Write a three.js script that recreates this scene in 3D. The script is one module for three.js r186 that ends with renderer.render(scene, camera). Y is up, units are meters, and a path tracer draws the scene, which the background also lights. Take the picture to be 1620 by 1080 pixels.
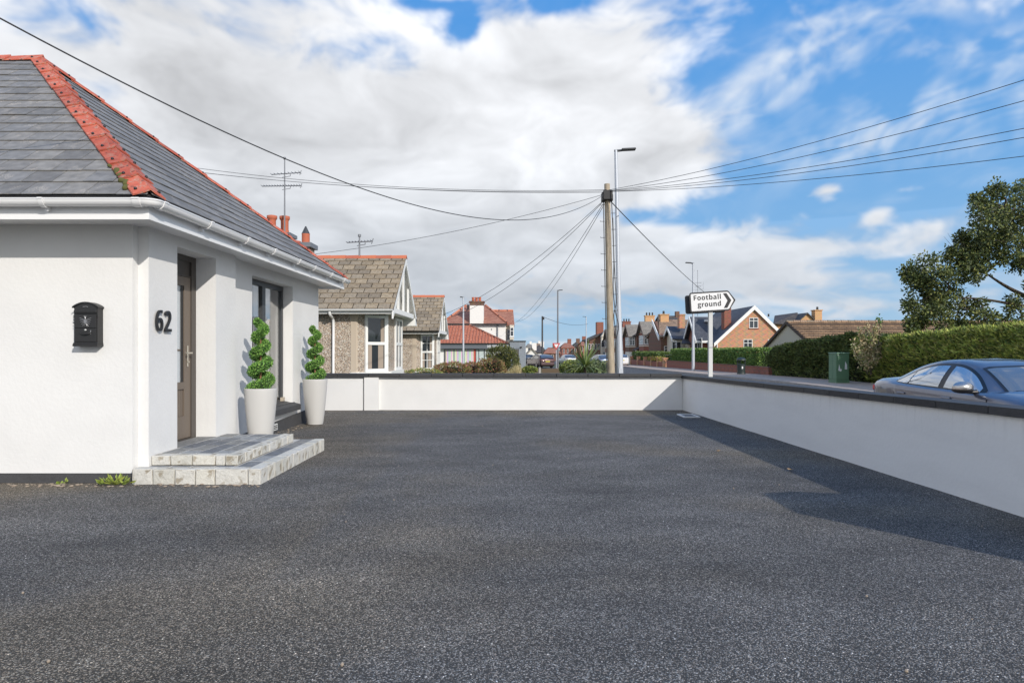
import * as THREE from 'three';
import { mergeGeometries } from 'three/addons/utils/BufferGeometryUtils.js';
import { ImprovedNoise } from 'three/addons/math/ImprovedNoise.js';
import { FontLoader } from 'three/addons/loaders/FontLoader.js';
import { RoundedBoxGeometry } from 'three/addons/geometries/RoundedBoxGeometry.js';

// ---------------------------------------------------------------- camera, sky, sun, exposure
const W = 1620, H = 1080, F = 1080, EYE = 1.35, CX = 810, HY = 553;   // photograph size, focal length and horizon in pixels
const scene = new THREE.Scene();
const camera = new THREE.PerspectiveCamera(2 * Math.atan(H / 2 / F) * 180 / Math.PI, W / H, 0.05, 4000);
camera.position.set(0, EYE, 0);
camera.lookAt(0, EYE, -10);
camera.setViewOffset(W, H, 0, -13, W, H);
camera.updateProjectionMatrix();

const renderer = new THREE.WebGLRenderer({ antialias: true });
renderer.toneMapping = THREE.LinearToneMapping;
renderer.toneMappingExposure = 1.0;
renderer.shadowMap.enabled = true;

const SUN_DIR = new THREE.Vector3(1.15, 1.0, 1.64).normalize();
const sun = new THREE.DirectionalLight(new THREE.Color(1.0, 0.945, 0.87), 3.5);
sun.position.copy(SUN_DIR).multiplyScalar(120).add(new THREE.Vector3(0, 0, -20));
sun.target.position.set(0, 0, -20);
sun.castShadow = true;
sun.shadow.radius = 1.0;
sun.shadow.mapSize.set(4096, 4096);
Object.assign(sun.shadow.camera, { left: -80, right: 80, top: 60, bottom: -60, near: 1, far: 400 });
scene.add(sun, sun.target);

// ---------------------------------------------------------------- noise
const perlin = new ImprovedNoise();
const noise = (x, y, z) => perlin.noise(x, y, z);
function fbm(x, y, z, oct = 4, gain = 0.5) {
  let a = 1, s = 0, n = 0;
  for (let i = 0; i < oct; i++) { s += a * perlin.noise(x, y, z); n += a; a *= gain; x = x * 2.03 + 17.1; y = y * 2.03 + 5.3; z = z * 2.03 + 9.7; }
  return s / n;
}
let seed = 20240607;
const rnd = () => { seed = (seed * 1664525 + 1013904223) >>> 0; return seed / 4294967296; };
const rr = (a, b) => a + (b - a) * rnd();
const clamp = (x, a = 0, b = 1) => Math.min(b, Math.max(a, x));
const sstep = (a, b, x) => { const t = clamp((x - a) / (b - a)); return t * t * (3 - 2 * t); };
const lerp = (a, b, t) => a + (b - a) * t;

// ---------------------------------------------------------------- sky: air and clouds only, a function of direction
{
  const w = 3072, h = 1536, data = new Float32Array(w * h * 4);
  const azel = (x, y) => { const az = Math.atan((x - CX) / F); return [az, Math.atan((HY - y) / F * Math.cos(az))]; };
  // large cloud masses (+) and clear gaps (-): where in the sky, half sizes and tilt in radians, strength
  const B = [];
  const blob = (x, y, rx, ry, amp, tilt = 0) => { const [a, e] = azel(x, y); B.push([a, e, rx / F, ry / F, amp, Math.cos(tilt), Math.sin(tilt)]); };
  blob(120, 300, 700, 420, 0.62); blob(560, 250, 480, 240, 0.6); blob(900, 190, 190, 150, 0.5); blob(800, 90, 200, 60, 0.3, 0.3); blob(930, 290, 200, 60, 0.3);
  blob(1010, 40, 120, 60, 0.34, 0.5); blob(960, 240, 190, 90, 0.32); blob(1070, 240, 55, 75, 0.28);
  blob(732, 40, 34, 28, -1.0, 0.6); blob(880, 6, 50, 16, -0.75); blob(690, 6, 60, 8, -0.4); blob(660, 8, 50, 12, -0.3);
  blob(1090, 400, 200, 42, 0.62); blob(1170, 372, 70, 34, 0.32); blob(820, 385, 300, 60, 0.5); blob(1000, 455, 420, 32, 0.32);
  blob(1310, 305, 26, 17, 1.0); blob(1387, 343, 24, 15, 0.95, 0.4); blob(1430, 300, 20, 5, 0.5); blob(1300, 392, 46, 12, 0.34); blob(1490, 352, 80, 18, 0.4, 0.25); blob(1440, 470, 240, 36, 0.3);
  blob(1180, 330, 330, 40, -0.45); blob(1010, 345, 95, 14, -0.5, -0.1); blob(1240, 215, 90, 60, -0.4, 0.4); blob(1110, 130, 70, 42, -0.45, 0.6);
  blob(1330, 15, 60, 30, -0.1); blob(1450, 110, 90, 40, -0.25, 0.4); blob(880, 530, 500, 22, -0.25);
  // where the masses are thick and grey (-) or bright (+)
  const K = [];
  const tone = (x, y, rx, ry, amp, tilt = 0) => { const [a, e] = azel(x, y); K.push([a, e, rx / F, ry / F, amp, Math.cos(tilt), Math.sin(tilt)]); };
  tone(330, 200, 330, 170, -0.05); tone(620, 390, 240, 60, -0.10); tone(700, 470, 260, 30, -0.14); tone(1010, 470, 260, 34, -0.16); tone(1380, 440, 200, 40, -0.06); tone(820, 200, 240, 130, 0.10); tone(1010, 120, 120, 100, 0.10); tone(1150, 375, 120, 26, 0.10); tone(820, 400, 120, 26, 0.08); tone(640, 60, 160, 40, 0.08); tone(560, 290, 120, 50, 0.06);
  // thin streaks of high cloud
  const S = [];
  const streak = (x, y, rx, ry, amp, tilt) => { const [a, e] = azel(x, y); S.push([a, e, rx / F, ry / F, amp, Math.cos(tilt), Math.sin(tilt)]); };
  streak(1230, 118, 130, 36, 0.9, 0.5); streak(1400, 35, 150, 44, 0.8, 0.35); streak(1590, 115, 120, 40, 0.9, 0.2); streak(1570, 70, 90, 14, 0.7, 0.15);
  streak(1400, 185, 140, 26, 0.55, 0.3); streak(1180, 170, 80, 30, 0.55, 0.3); streak(1590, 215, 90, 30, 0.6, 0.25); streak(1360, 235, 90, 24, 0.5, 0.15);
  streak(1330, 200, 180, 60, 0.25, 0.3); streak(1290, 30, 70, 16, 0.5, 0.3); streak(1560, 160, 120, 30, 0.5, 0.2); streak(1480, 300, 90, 8, 0.35, 0.12);
  const sum = (L, az, el) => { let s = 0; for (const [a, e, rx, ry, amp, c, sn] of L) { let da = az - a; const de = el - e; const u = (da * c + de * sn) / rx, v = (-da * sn + de * c) / ry; const q = u * u + v * v; if (q < 9) s += amp * Math.exp(-q * 1.1); } return s; };
  for (let j = 0; j < h; j++) {
    const el = ((j + 0.5) / h - 0.5) * Math.PI, y = Math.sin(el), ce = Math.cos(el);
    for (let i = 0; i < w; i++) {
      const k = (j * w + i) * 4, th = ((i + 0.5) / w - 0.5) * 2 * Math.PI;
      if (el < -0.02) { data[k] = 0.2; data[k + 1] = 0.21; data[k + 2] = 0.21; data[k + 3] = 1; continue; }
      const x = ce * Math.cos(th), z = ce * Math.sin(th), az = Math.atan2(x, -z);
      // air
      const t = clamp(el / 0.62), up = Math.pow(t, 0.7);
      let r = lerp(0.33, 0.035, up), g = lerp(0.58, 0.27, up), b = lerp(0.80, 0.76, up);
      const hz = Math.exp(-Math.max(el, 0) / 0.055); r = lerp(r, 0.50, hz * 0.7); g = lerp(g, 0.62, hz * 0.7); b = lerp(b, 0.72, hz * 0.7);
      // clouds on a high flat layer, so that they flatten towards the horizon
      const q = 1 / (y + 0.22), px = x * q, pz = z * q;
      const front = Math.exp(-Math.pow(Math.max(0, Math.abs(az) - 0.74) / 0.3, 2));
      const wx = fbm(px * 1.7 + 3.1, pz * 1.7, 1.5, 3), wz = fbm(px * 1.7, pz * 1.7 + 8.2, 4.5, 3);
      const n1 = fbm(px * 1.25 + wx * 0.5, pz * 1.25 + wz * 0.5, 7.7, 3);
      const n2 = fbm(px * 3.1 + wx * 1.3, pz * 3.1 + wz * 1.3, y * 3 + 2.2, 5, 0.55);
      const n3 = fbm(x * 11 + wx * 1.6, y * 17 + wz, z * 11 + wz * 1.6, 5, 0.6);
      const place = lerp(0.80 + 0.8 * n1 - 1.2 * sstep(0.55, 1.15, el), sum(B, az, el) - 0.05, front);
      const d = place + 0.8 * n2 + 0.75 * n3;
      const cov = Math.pow(sstep(0.0, 0.72, d), 0.9);
      // wisps
      const ca = Math.cos(0.32), sa = Math.sin(0.32), u = az * ca + el * sa, v = -az * sa + el * ca;
      const st = fbm(u * 5 + wx * 1.4, v * 13 + wz * 1.6, 3.3, 6, 0.62) + 0.5 * fbm(u * 20 + wz * 2, v * 34 + wx * 2, 8.8, 3);
      const wisp = clamp(front * sum(S, az, el) + (1 - front) * 0.35 + 0.04) * sstep(-0.25, 0.6, st) * 0.95;
      // cloud brightness: lit tops, greyer thick middles
      const core = sstep(0.5, 1.35, d + 0.3 * n1), lum = fbm(px * 2.2 + 31 + wx, pz * 2.2 + wz, 3.7, 5, 0.55);
      const lit = clamp(0.86 + 0.36 * lum + 0.34 * n3 - 0.10 * core + front * sum(K, az, el) + 0.15 * (1 - front), 0.45, 1.12);
      const low = sstep(0.34, 0.02, el);
      const cr = lerp(lit * 0.965, 0.52, low * 0.5), cg = lerp(lit * 0.985, 0.60, low * 0.5), cb = lerp(lit * 1.025, 0.70, low * 0.5);
      r = lerp(r, 0.84, wisp); g = lerp(g, 0.90, wisp); b = lerp(b, 0.97, wisp);
      r = lerp(r, cr, cov); g = lerp(g, cg, cov); b = lerp(b, cb, cov);
      data[k] = r; data[k + 1] = g; data[k + 2] = b; data[k + 3] = 1;
    }
  }
  const sky = new THREE.DataTexture(data, w, h, THREE.RGBAFormat, THREE.FloatType);
  sky.mapping = THREE.EquirectangularReflectionMapping;
  sky.colorSpace = THREE.LinearSRGBColorSpace;
  sky.magFilter = sky.minFilter = THREE.LinearFilter;
  sky.needsUpdate = true;
  scene.background = sky; scene.environment = sky;
}
// ---------------------------------------------------------------- things, parts, names
const counts = {};
const numbered = (n) => { const k = counts[n] = (counts[n] ?? -1) + 1; return k ? `${n}_${String(k).padStart(3, '0')}` : n; };
const V = (x, y, D) => new THREE.Vector3(x, y, -D);            // D: metres in front of the camera's wall plane
const at = (px, py, D) => V((px - CX) * D / F, EYE + (HY - py) * D / F, D);
function thing(name, label, category, [x, y, D], group) {
  const o = new THREE.Group(); o.name = numbered(name); o.position.set(x, y, -D); scene.add(o);
  o.userData = { label, category }; if (group) o.userData.group = group;
  return o;
}
const rootOf = (o) => { while (o.parent && o.parent !== scene) o = o.parent; return o; };
function mesh(name, geo, mat, parent, kind) {                  // geometry in world metres, moved to its thing's base
  if (Array.isArray(geo)) geo = merge(geo);
  if (parent) { const p = rootOf(parent).position; geo.translate(-p.x, -p.y, -p.z); }
  const m = new THREE.Mesh(geo, mat); m.name = parent ? name : numbered(name);
  (parent ?? scene).add(m);
  if (kind) m.userData.kind = kind;
  return m;
}
function struct(name, geo, mat) { return mesh(name, geo, mat, null, 'structure'); }
function solo(name, geo, mat, label, category, [x, y, D], group) { // a thing of one mesh
  if (Array.isArray(geo)) geo = merge(geo);
  geo.translate(-x, -y, D);
  const m = mesh(name, geo, mat); m.position.set(x, y, -D);
  m.userData = { label, category }; if (group) m.userData.group = group;
  return m;
}
// ---------------------------------------------------------------- geometry helpers
function metric(geo) {                                         // uv in metres, from each face's own plane
  const g = geo.index ? geo.toNonIndexed() : geo, p = g.attributes.position, uv = new Float32Array(p.count * 2);
  const a = new THREE.Vector3(), b = new THREE.Vector3(), c = new THREE.Vector3(), n = new THREE.Vector3(), u = new THREE.Vector3(), v = new THREE.Vector3(), Y = new THREE.Vector3(0, 1, 0);
  for (let i = 0; i < p.count; i += 3) {
    a.fromBufferAttribute(p, i); b.fromBufferAttribute(p, i + 1); c.fromBufferAttribute(p, i + 2);
    n.subVectors(b, a).cross(v.subVectors(c, a)).normalize();
    if (Math.abs(n.y) > 0.985) u.set(1, 0, 0); else u.crossVectors(Y, n).normalize();
    v.crossVectors(n, u);
    [a, b, c].forEach((q, k) => { uv[(i + k) * 2] = q.dot(u); uv[(i + k) * 2 + 1] = q.dot(v); });
  }
  g.setAttribute('uv', new THREE.BufferAttribute(uv, 2));
  return g;
}
function merge(list) {
  const hasColor = list.some((g) => g.attributes.color);
  list = list.map((g) => {
    g = g.index ? g.toNonIndexed() : g;
    for (const k of Object.keys(g.attributes)) if (!['position', 'normal', 'uv', 'color'].includes(k)) g.deleteAttribute(k);
    if (!g.attributes.uv) metric(g);
    if (!g.attributes.normal) g.computeVertexNormals();
    if (hasColor && !g.attributes.color) g.setAttribute('color', new THREE.BufferAttribute(new Float32Array(g.attributes.position.count * 3).fill(1), 3));
    return g;
  });
  return list.length === 1 ? list[0] : mergeGeometries(list);
}
function bx(x0, x1, y0, y1, D0, D1) { const g = new THREE.BoxGeometry(x1 - x0, y1 - y0, D1 - D0); g.translate((x0 + x1) / 2, (y0 + y1) / 2, -(D0 + D1) / 2); return metric(g); }
function rbx(x0, x1, y0, y1, D0, D1, r, seg = 2) { const g = new RoundedBoxGeometry(x1 - x0, y1 - y0, D1 - D0, seg, r); g.translate((x0 + x1) / 2, (y0 + y1) / 2, -(D0 + D1) / 2); return metric(g); }
function prism(pts, axis, a, b, holes = [], bevel = 0) {       // 'z': pts (x, y) from D=a to b;  'x': pts (D, y) from X=a to b;  'y': pts (x, D) from y=a to b
  const s = new THREE.Shape(pts.map(([p, q]) => new THREE.Vector2(p, q)));
  for (const h of holes) s.holes.push(new THREE.Path(h.map(([p, q]) => new THREE.Vector2(p, q))));
  const g = new THREE.ExtrudeGeometry(s, { depth: b - a - 2 * bevel, bevelEnabled: bevel > 0, bevelThickness: bevel, bevelSize: bevel, bevelOffset: -bevel, bevelSegments: 2, curveSegments: 12 });
  if (bevel) g.translate(0, 0, bevel);
  if (axis === 'z') g.translate(0, 0, -b);
  if (axis === 'x') { g.rotateY(Math.PI / 2); g.translate(a, 0, 0); }
  if (axis === 'y') { g.rotateX(-Math.PI / 2); g.translate(0, a, 0); }
  return metric(g);
}
const rect = (a0, a1, b0, b1) => [[a0, b0], [a1, b0], [a1, b1], [a0, b1]];
function panel(pts, th) {                                      // flat polygon with thickness below it; pts counter-clockwise seen from outside
  const n = new THREE.Vector3().subVectors(pts[1], pts[0]).cross(new THREE.Vector3().subVectors(pts[2], pts[0])).normalize(), q = pts.map((p) => p.clone().addScaledVector(n, -th)), P = [];
  const tri = (a, b, c) => P.push(a.x, a.y, a.z, b.x, b.y, b.z, c.x, c.y, c.z);
  for (let i = 1; i < pts.length - 1; i++) { tri(pts[0], pts[i], pts[i + 1]); tri(q[0], q[i + 1], q[i]); }
  for (let i = 0; i < pts.length; i++) { const j = (i + 1) % pts.length; tri(pts[i], q[i], q[j]); tri(pts[i], q[j], pts[j]); }
  const g = new THREE.BufferGeometry(); g.setAttribute('position', new THREE.Float32BufferAttribute(P, 3)); g.computeVertexNormals();
  return metric(g);
}
function tube(pts, r, seg = 24, rad = 6) { return new THREE.TubeGeometry(new THREE.CatmullRomCurve3(pts), seg, r, rad, false); }
function rod(a, b, r0, r1 = r0, rad = 8) {
  const d = new THREE.Vector3().subVectors(b, a), L = d.length(), g = new THREE.CylinderGeometry(r1, r0, L, rad);
  g.translate(0, L / 2, 0); g.applyQuaternion(new THREE.Quaternion().setFromUnitVectors(new THREE.Vector3(0, 1, 0), d.normalize())); g.translate(a.x, a.y, a.z);
  return g;
}
function lathe(prof, x, D, seg = 32, y = 0) { const g = new THREE.LatheGeometry(prof.map(([r, h]) => new THREE.Vector2(r, h)), seg); g.translate(x, y, -D); return g; }
function basis(geo, O, U, Y, N) { geo.applyMatrix4(new THREE.Matrix4().makeBasis(U, Y, N).setPosition(O)); return geo; }
function clipPoly(poly, a, b, c) {                             // keep a*u + b*s <= c
  const out = [];
  for (let i = 0; i < poly.length; i++) {
    const p = poly[i], q = poly[(i + 1) % poly.length], dp = a * p[0] + b * p[1] - c, dq = a * q[0] + b * q[1] - c;
    if (dp <= 0) out.push(p);
    if ((dp < 0 && dq > 0) || (dp > 0 && dq < 0)) { const t = dp / (dp - dq); out.push([p[0] + (q[0] - p[0]) * t, p[1] + (q[1] - p[1]) * t]); }
  }
  return out;
}
const area = (p) => { let s = 0; for (let i = 0; i < p.length; i++) { const [a, b] = p[i], [c, d] = p[(i + 1) % p.length]; s += a * d - b * c; } return Math.abs(s) / 2; };
// a course-laid roof: O eave origin, U along the eave, S up the slope, N out; every slate its own mesh while pick() says so
function layRoof(parent, { O, U, S, N, courses, gauge, width, lap = 1.34, th = 0.009, lift = 0.016, gap = 0.004, clips, u0, u1, mats, name, pick, rest, jitter = 0.004, offset = 0 }) {
  const others = [];
  for (let c = 0; c < courses; c++) {
    const s0 = c * gauge;
    for (let u = u0 - (c % 2) * width / 2 - offset; u < u1; u += width) {
      const jl = rr(-jitter, jitter), L = gauge * lap;
      let poly = [[u + gap / 2, s0 + jl], [u + width - gap / 2, s0 + jl + rr(-jitter, jitter) * 0.6], [u + width - gap / 2, s0 + L], [u + gap / 2, s0 + L]];
      for (const [a, b, k] of clips) poly = clipPoly(poly, a, b, k);
      if (poly.length < 3 || area(poly) < 0.004) continue;
      const extra = rnd() < 0.08 ? rr(0.002, 0.006) : 0;
      const pt = ([a, b], h) => O.clone().addScaledVector(U, a).addScaledVector(S, b).addScaledVector(N, 0.004 + (lift + extra) * (1 - (b - s0) / L) + h);
      const top = poly.map((q) => pt(q, th)), bot = poly.map((q) => pt(q, 0)), P = [], T = [], ju = rr(0, 3), jv = rr(0, 3);
      const tri = (a, b, d, ua, ub, ud) => { P.push(a.x, a.y, a.z, b.x, b.y, b.z, d.x, d.y, d.z); T.push(ua[0] + ju, ua[1] + jv, ub[0] + ju, ub[1] + jv, ud[0] + ju, ud[1] + jv); };
      for (let i = 1; i < poly.length - 1; i++) { tri(top[0], top[i], top[i + 1], poly[0], poly[i], poly[i + 1]); tri(bot[0], bot[i + 1], bot[i], poly[0], poly[i + 1], poly[i]); }
      for (let i = 0; i < poly.length; i++) { const j = (i + 1) % poly.length; tri(top[i], bot[i], bot[j], poly[i], poly[i], poly[j]); tri(top[i], bot[j], top[j], poly[i], poly[j], poly[j]); }
      const g = new THREE.BufferGeometry(); g.setAttribute('position', new THREE.Float32BufferAttribute(P, 3)); g.setAttribute('uv', new THREE.Float32BufferAttribute(T, 2)); g.computeVertexNormals();
      const mid = top.reduce((m, p) => m.add(p), new THREE.Vector3()).divideScalar(top.length);
      if (pick(mid)) mesh(name, g, mats[Math.floor(rnd() * mats.length)], parent); else others.push(g);
    }
  }
  if (others.length) mesh(rest, others, mats[0], parent, 'stuff');
}
// a bent ridge or hip tile: from p0 up to p1 (its lower end proud), wings along a and b
function capTile(p0, p1, a, b, w, th, lift) {
  const n = a.clone().add(b).negate().normalize(), prof = [];
  const pr = (k, out) => {
    const s = w * k, r = [];
    r.push(a.clone().multiplyScalar(s).addScaledVector(n, out)); r.push(a.clone().multiplyScalar(s * 0.3).addScaledVector(n, out)); r.push(n.clone().multiplyScalar(out + 0.012 - w * 0.02)); r.push(b.clone().multiplyScalar(s * 0.3).addScaledVector(n, out)); r.push(b.clone().multiplyScalar(s).addScaledVector(n, out));
    return r;
  };
  const o0 = pr(1.06, lift + th), i0 = pr(1.06, lift), o1 = pr(0.97, th + 0.008), i1 = pr(0.97, 0.008), P = [];
  const tri = (A, B, C) => P.push(A.x, A.y, A.z, B.x, B.y, B.z, C.x, C.y, C.z), quad = (A, B, C, D) => { tri(A, B, C); tri(A, C, D); };
  const l = (p, q) => p.clone().add(q);
  for (let i = 0; i < 4; i++) {
    quad(l(p0, o0[i]), l(p0, o0[i + 1]), l(p1, o1[i + 1]), l(p1, o1[i]));
    quad(l(p0, i0[i + 1]), l(p0, i0[i]), l(p1, i1[i]), l(p1, i1[i + 1]));
    quad(l(p0, i0[i]), l(p0, i0[i + 1]), l(p0, o0[i + 1]), l(p0, o0[i]));
    quad(l(p1, o1[i]), l(p1, o1[i + 1]), l(p1, i1[i + 1]), l(p1, i1[i]));
  }
  quad(l(p0, i0[0]), l(p0, o0[0]), l(p1, o1[0]), l(p1, i1[0])); quad(l(p0, o0[4]), l(p0, i0[4]), l(p1, i1[4]), l(p1, o1[4]));
  const g = new THREE.BufferGeometry(); g.setAttribute('position', new THREE.Float32BufferAttribute(P, 3)); g.computeVertexNormals();
  return metric(g);
}
// leaves: many small folded blades in one geometry
class Leaves {
  constructor() { this.P = []; this.C = []; }
  add(p, dir, side, len, wid, col, bend = 0.25) {
    const n = new THREE.Vector3().crossVectors(dir, side).normalize(), s = new THREE.Vector3().crossVectors(n, dir).normalize();
    const m = p.clone().addScaledVector(dir, len * 0.5), l = m.clone().addScaledVector(s, wid / 2).addScaledVector(n, wid * bend), r = m.clone().addScaledVector(s, -wid / 2).addScaledVector(n, wid * bend), t = p.clone().addScaledVector(dir, len);
    for (const q of [p, r, t, p, t, l]) { this.P.push(q.x, q.y, q.z); this.C.push(col[0], col[1], col[2]); }
  }
  get n() { return this.P.length / 18; }
  build() { const g = new THREE.BufferGeometry(); g.setAttribute('position', new THREE.Float32BufferAttribute(this.P, 3)); g.setAttribute('color', new THREE.Float32BufferAttribute(this.C, 3)); g.setAttribute('uv', new THREE.Float32BufferAttribute(new Float32Array(this.P.length / 3 * 2), 2)); g.computeVertexNormals(); return g; }
}
const rdir = () => { const z = rr(-1, 1), a = rr(0, 6.2832), r = Math.sqrt(1 - z * z); return new THREE.Vector3(r * Math.cos(a), z, r * Math.sin(a)); };
const tint = (c, v) => { const k = 1 + rr(-v, v), w = rr(-v, v) * 0.35; return [c[0] * k * (1 + w), c[1] * k, c[2] * k * (1 - w)]; };
// ---------------------------------------------------------------- textures and materials
function dataTex(size, fill, { srgb = true, rep = 1, float = false } = {}) {
  const d = new Uint8Array(size * size * 4);
  const c = [0, 0, 0];
  for (let y = 0; y < size; y++) for (let x = 0; x < size; x++) { fill(x, y, c); const k = (y * size + x) * 4; d[k] = clamp(c[0], 0, 255); d[k + 1] = clamp(c[1], 0, 255); d[k + 2] = clamp(c[2], 0, 255); d[k + 3] = 255; }
  const t = new THREE.DataTexture(d, size, size, THREE.RGBAFormat); t.wrapS = t.wrapT = THREE.RepeatWrapping; t.magFilter = THREE.LinearFilter; t.minFilter = THREE.LinearMipmapLinearFilter; t.generateMipmaps = true;
  if (srgb) t.colorSpace = THREE.SRGBColorSpace;
  t.repeat.set(rep, rep); t.needsUpdate = true;
  return t;
}
const s255 = (l) => 255 * (l <= 0.0031308 ? 12.92 * l : 1.055 * Math.pow(l, 1 / 2.4) - 0.055);
const PERM = new Uint8Array(512); { const p = [...Array(256).keys()]; for (let i = 255; i > 0; i--) { const j = Math.floor(rnd() * (i + 1)); [p[i], p[j]] = [p[j], p[i]]; } for (let i = 0; i < 512; i++) PERM[i] = p[i & 255]; }
const GX = [1, 0.7, 0, -0.7, -1, -0.7, 0, 0.7], GY8 = [0, 0.7, 1, 0.7, 0, -0.7, -1, -0.7];
function pnoise(x, y, f, z) {                                   // gradient noise that repeats every f cells
  const xi = Math.floor(x), yi = Math.floor(y), u = x - xi, v = y - yi, x0 = xi % f, x1 = (xi + 1) % f, y0 = yi % f, y1 = (yi + 1) % f;
  const g = (X, Y, dx, dy) => { const h = PERM[PERM[(X + z) & 255] + (Y & 255)] & 7; return GX[h] * dx + GY8[h] * dy; };
  const su = u * u * u * (u * (u * 6 - 15) + 10), sv = v * v * v * (v * (v * 6 - 15) + 10), a = g(x0, y0, u, v), b = g(x1, y0, u - 1, v), c = g(x0, y1, u, v - 1), d = g(x1, y1, u - 1, v - 1);
  return a + (b - a) * su + (c - a + (a - b - c + d) * su) * sv;
}
const tileable = (x, y, size, f, z = 0, oct = 4) => {           // fbm that repeats over the tile
  let s = 0, n = 0, amp = 1, fr = f; const a = x / size, b = y / size;
  for (let o = 0; o < oct; o++) { s += amp * pnoise(a * fr, b * fr, fr, z + o * 37); n += amp; amp *= 0.55; fr *= 2; }
  return s / n * 1.5;
};
const std = (color, roughness = 0.8, o = {}) => new THREE.MeshStandardMaterial({ color: Array.isArray(color) ? new THREE.Color().setRGB(...color) : color, roughness, ...o });
const phy = (color, roughness = 0.8, o = {}) => new THREE.MeshPhysicalMaterial({ color: Array.isArray(color) ? new THREE.Color().setRGB(...color) : color, roughness, ...o });
const M = {};
{ // asphalt: rounded chippings in dark binder, 2.4 m tile
  const n = 2048, hgt = new Float32Array(n * n), col = new Float32Array(n * n * 3).fill(0.026);
  for (let i = 0; i < 140000; i++) {
    const cx = rnd() * n, cy = rnd() * n, r = 1.6 + 2.7 * Math.pow(rnd(), 1.5), e = rr(0.65, 1), ang = rnd() * 3.14, ca = Math.cos(ang), sa = Math.sin(ang), top = rr(0.45, 1);
    const g = rnd() < 0.006 ? rr(0.3, 0.6) : 0.045 + 0.17 * Math.pow(rnd(), 1.7), w = rr(-0.06, 0.10), R = Math.ceil(r);
    const cr = g * (1 + w), cb = g * (1 - w * 0.7);
    for (let y = -R; y <= R; y++) for (let x = -R; x <= R; x++) {
      const u = (x * ca + y * sa) / r, v = (-x * sa + y * ca) / (r * e), q = u * u + v * v; if (q > 1) continue;
      const k = ((Math.floor(cy + y) + n) % n) * n + (Math.floor(cx + x) + n) % n, hh = top * Math.sqrt(1 - q * 0.9);
      if (hh > hgt[k]) { hgt[k] = hh; col[k * 3] = cr; col[k * 3 + 1] = g; col[k * 3 + 2] = cb; }
    }
  }
  const map = dataTex(n, (x, y, c) => { const k = (y * n + x) * 3; for (let j = 0; j < 3; j++) c[j] = s255(col[k + j]); }, { rep: 1 / 2.4 });
  const bump = dataTex(n, (x, y, c) => { c[0] = c[1] = c[2] = 255 * hgt[y * n + x]; }, { srgb: false, rep: 1 / 2.4 });
  M.asphalt = phy([2.1, 1.98, 1.78], 0.8, { map, bumpMap: bump, bumpScale: 0.006, vertexColors: true, specularIntensity: 0.5 });
  M.road = std([1.9, 1.9, 1.95], 0.8, { map });
  M.road.color.setRGB(1, 1, 1);
}
{ // render: trowelled white masonry paint, with faint marks
  const n = 1024;
  const bump = dataTex(n, (x, y, c) => { const v = 128 + 70 * tileable(x, y, n, 40, 3, 4) + 40 * tileable(x, y, n, 7, 9, 2); c[0] = c[1] = c[2] = v; }, { srgb: false, rep: 1 / 1.6 });
  const map = dataTex(n, (x, y, c) => { const v = 1 - 0.07 * clamp(tileable(x, y, n, 5, 1, 4) + 0.2) - 0.02 * rnd(); c[0] = s255(0.755 * v); c[1] = s255(0.75 * v); c[2] = s255(0.735 * v); }, { rep: 1 / 3.1 });
  M.white = std(0xffffff, 0.82, { map, bumpMap: bump, bumpScale: 0.0035 });
  // older paint on the street wall: rain runs and grime with edges
  const run = new Float32Array(n * n);
  for (let i = 0; i < 90; i++) { const x0 = rnd() * n, len = rr(0.08, 0.5) * n, wd = rr(2, 11), st = rr(0.04, 0.15); for (let y = 0; y < len; y++) for (let d = -wd; d <= wd; d++) { const xx = Math.floor(x0 + d + 3 * noise(y * 0.02, i, 0) + n) % n, yy = n - 1 - y; run[yy * n + xx] += st * (1 - Math.abs(d) / wd) * (0.55 + 0.45 * noise(y * 0.03, d * 0.3, i)) * (1 - y / len); } }
  const map2 = dataTex(n, (x, y, c) => { const v = 1 - 0.07 * clamp(tileable(x, y, n, 4, 2, 5) + 0.15) - 0.9 * Math.min(0.22, run[y * n + x]) - 0.02 * rnd(); c[0] = s255(0.80 * v); c[1] = s255(0.795 * v); c[2] = s255(0.78 * (v * 0.98 + 0.02)); });
  map2.repeat.set(1 / 3.4, 1 / 0.84); map2.offset.set(0, 0.0);
  M.whiteOld = std(0xffffff, 0.85, { map: map2, bumpMap: bump, bumpScale: 0.004 });
}
{ // natural slate with lichen bloom
  const n = 1024;
  const bump = dataTex(n, (x, y, c) => { c[0] = c[1] = c[2] = 128 + 90 * tileable(x, y, n, 16, 5, 5); }, { srgb: false });
  const map = dataTex(n, (x, y, c) => {
    const a = tileable(x, y, n, 9, 11, 5), s = sstep(0.16, 0.40, tileable(x, y, n, 5, 21, 5)) * sstep(-0.2, 0.25, tileable(x, y, n, 60, 31, 3)), v = 0.20 * (1 + 0.45 * a);
    c[0] = s255(lerp(v * 1.03, 0.42, s * 0.65)); c[1] = s255(lerp(v, 0.38, s * 0.65)); c[2] = s255(lerp(v * 0.96, 0.33, s * 0.65));
  });
  M.slates = [[1, 1, 1], [0.78, 0.78, 0.78], [0.95, 0.96, 0.98], [1.1, 1.08, 1.05], [0.92, 0.91, 0.9]].map((k) => std(k, 0.8, { map, bumpMap: bump, bumpScale: 0.004 }));
  M.slateDark = std([0.03, 0.03, 0.032], 0.8);
}
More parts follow.
